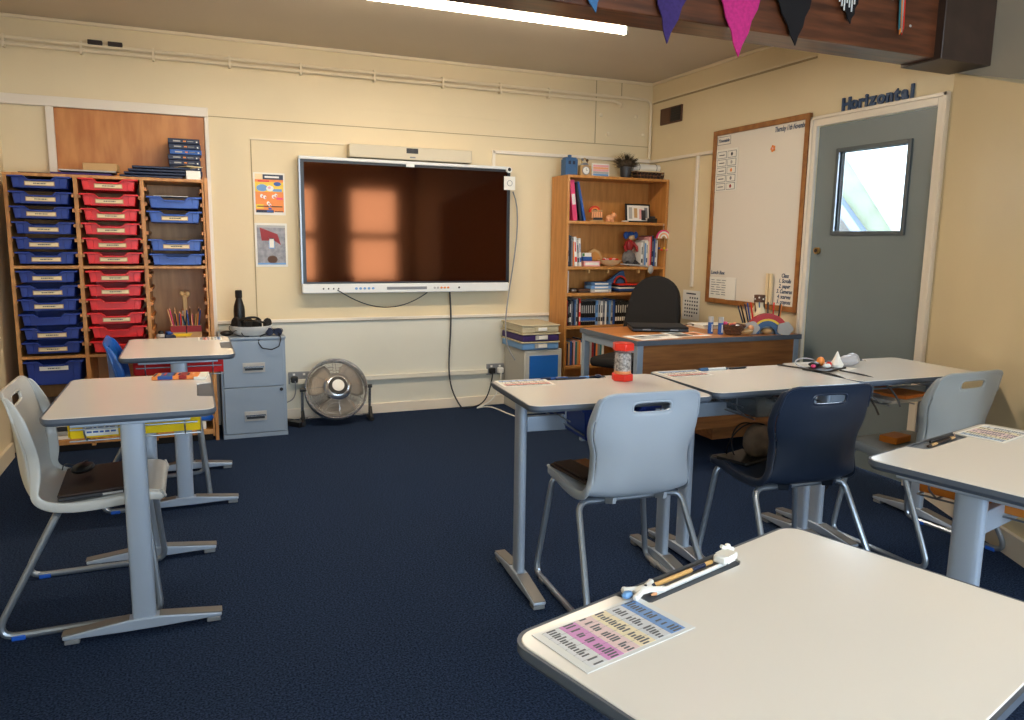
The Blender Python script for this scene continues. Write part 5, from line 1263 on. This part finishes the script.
# left desk
M_, r0 = frame_of('L1')
bk = thing('pencil_case', 'colourful patterned pencil case at the far side of the left desk', 'pencil case', (-3.60, -2.335, Zt), -.12)
MB().box(-.095, .07, -.045, .045, 0, .014, 'orange').box(-.075, -.02, -.046, .046, .001, .0145, 'blue').box(.0, .03, -.046, .046, .001, .0145, 'red_dark').build('case', bk, bevel=.003)
m = MB()
for k in range(9): m.box(-.09+k*.017, -.083+k*.017, -.04+.01*(k % 3), .03-.01*(k % 2), .0145, .0155, ('navy', 'gold_pencil', 'red', 'teal', 'brown', 'purple', 'red_dark', 'navy', 'peach')[k])
m.build('print', bk)
slab('notebook', -3.545, -3.50, -2.40, -2.28, Zt, .01, 'paper', 'small white card beside the patterned pencil case on the left desk', 'card', rz=-.1)
tag(MB().box(-.06, .06, -.10, .10, 0, .003, 'charcoal').build('tray_mat', None, (-3.0, -9, 0)), 'x', 'x') if False else None
# laptop and mouse on the left chair
lp = thing('laptop', 'closed black laptop lying on the seat of the left grey chair', 'laptop', (-3.85, -2.625, .436), .10, rot=(0, math.radians(-2.5), .04))
MB().box(-.13, .10, -.165, .165, 0, .013, 'charcoal').build('base', lp, bevel=.004); MB().box(-.13, .10, -.165, .165, .0135, .022, 'brown_dark').build('lid', lp, bevel=.003)
tag(MB().box(.0, .06, -.1665, -.1645, .003, .010, 'grey_light').build('port', lp), 'silver port strip')
mo = thing('computer_mouse', 'black computer mouse on the laptop on the left chair', 'mouse', (-3.92, -2.60, .470), 1.2)
MB().ball((0, 0, .016), (.052, .033, .018), 'black').build('shell', mo); MB().box(.015, .03, -.003, .003, .028, .035, 'charcoal').build('wheel', mo)
bcable([(-3.96, -2.5, .47), (-4.02, -2.42, .47), (-4.03, -2.34, .45), (-4.04, -2.33, .3), (-4.0, -2.32, .12), (-3.94, -2.30, .3), (-3.9, -2.36, .43)], .002, 'black', 'thin black mouse cable looping under the left chair')
# black folder on grey chair in the row
wt_ = thing('tablet_case', 'dark brown folding tablet case on the seat of the light grey chair', 'case', (-2.215, -3.115, .437), .25, rot=(.03, 0, .12))
MB().box(-.085, .085, -.12, .12, 0, .012, 'brown_dark').build('case', wt_, bevel=.004); MB().box(-.07, .07, -.105, .105, .012, .016, 'black_gloss').build('screen', wt_, bevel=.002)
MB().box(-.082, .0, -.1, .1, .016, .024, 'brown_dark').build('flap', wt_, bevel=.003)
# bag on the navy chair
bg = thing('round_bag', 'brown round bag on the seat of the navy chair', 'bag', (-1.455, -3.16, .425))
MB().ball((0, 0, .075), (.065, .055, .075), 'bag_grey', 14).build('bag', bg)
MB().tube(bez([(.0, -.03, .15), (-.12, -.02, .2), (-.16, .02, .05), (-.1, .06, .01)]), .003, 'black', 6).tube(bez([(-.02, .02, .145), (-.09, .05, .17), (-.11, .06, .06), (-.09, .02, .01)]), .003, 'black', 6).build('strap', bg)
tag(MB().box(-.09, .09, -.07, .07, 0, .014, 'black').build('tablet', None, (-1.52, -3.16, .431), (0, 0, .3), bevel=.004), 'black tablet lying on the navy chair beside the bag', 'tablet')
tag(MB().box(-.06, .06, -.04, .04, 0, .03, 'orange_tray').build('wooden_block', None, (-.70, -3.17, .434), (0, 0, .2), bevel=.004), 'small orange-brown box on the seat of the chair by the wall', 'box')
# floor cables at the right
bcable([(-1.03, -3.0, .62), (-1.1, -3.1, .3), (-1.2, -3.0, .02), (-1.05, -3.1, .005), (-.8, -2.6, .005), (-.60, -2.95, .02), (-.52, -2.75, .35), (-.55, -2.7, .60)], .004, 'black', 'black cable hanging from the desks and crossing the floor by the wall')
# ------------------------------------------------------------------ camera, light
yaw, pitch, roll = .397719965, -.155025670, .0142601871
fwv = Vector((math.sin(yaw)*math.cos(pitch), math.cos(yaw)*math.cos(pitch), math.sin(pitch)))
rt0 = Vector((math.cos(yaw), -math.sin(yaw), 0)); up0 = rt0.cross(fwv)
c_, s_ = math.cos(roll), math.sin(roll)
rtv = rt0*c_+up0*s_; upv = up0*c_-rt0*s_
cam = bpy.data.cameras.new('camera'); co = bpy.data.objects.new('camera', cam); C.objects.link(co)
mw = Matrix((rtv, upv, -fwv)).transposed().to_4x4(); mw.translation = Vector((-3.53642055, -5.53071606, 1.286)); co.matrix_world = mw
cam.sensor_width = 36; cam.lens = 759.896367/1024*36; cam.clip_start = .05; SC.camera = co
wd = bpy.data.worlds.new('sky'); SC.world = wd; wd.use_nodes = True
bg_ = wd.node_tree.nodes['Background']; bg_.inputs['Color'].default_value = (.66, .83, 1, 1); bg_.inputs['Strength'].default_value = 22.0
def area(name, loc, rot, sx, sy, e, col=(1, 1, 1), portal=False):
    l = bpy.data.lights.new(name, 'AREA'); l.shape = 'RECTANGLE'; l.size = sx; l.size_y = sy; l.energy = e; l.color = col
    if portal: l.cycles.is_portal = True
    o = bpy.data.objects.new(name, l); C.objects.link(o); o.location = loc; o.rotation_euler = rot; return o
for i, (a, c2_) in enumerate(wx): area('window_portal', ((a+c2_)/2, YF-.12, (WZ0+WZ1)/2), (PI/2, 0, 0), .82, 1.58, 1, portal=True)
# lamps of the two fluorescent tubes
for (x, y, e_) in ((-2.36, -1.49, 36), (-1.9, -5.6, 5)):
    area('tube_lamp', (x, y, 2.46), (0, 0, 0), 2.4 if y > -3 else 1.5, .04, e_, (1, .86, .68))
vs_ = SC.view_settings; vs_.view_transform = 'Standard'; vs_.look = 'None'; vs_.exposure = 0; vs_.gamma = 1; vs_.use_curve_mapping = False
for o in list(bpy.data.objects):
    if o.type == 'EMPTY' and not o.get('label') and not o.parent: print('NOLABEL', o.name)
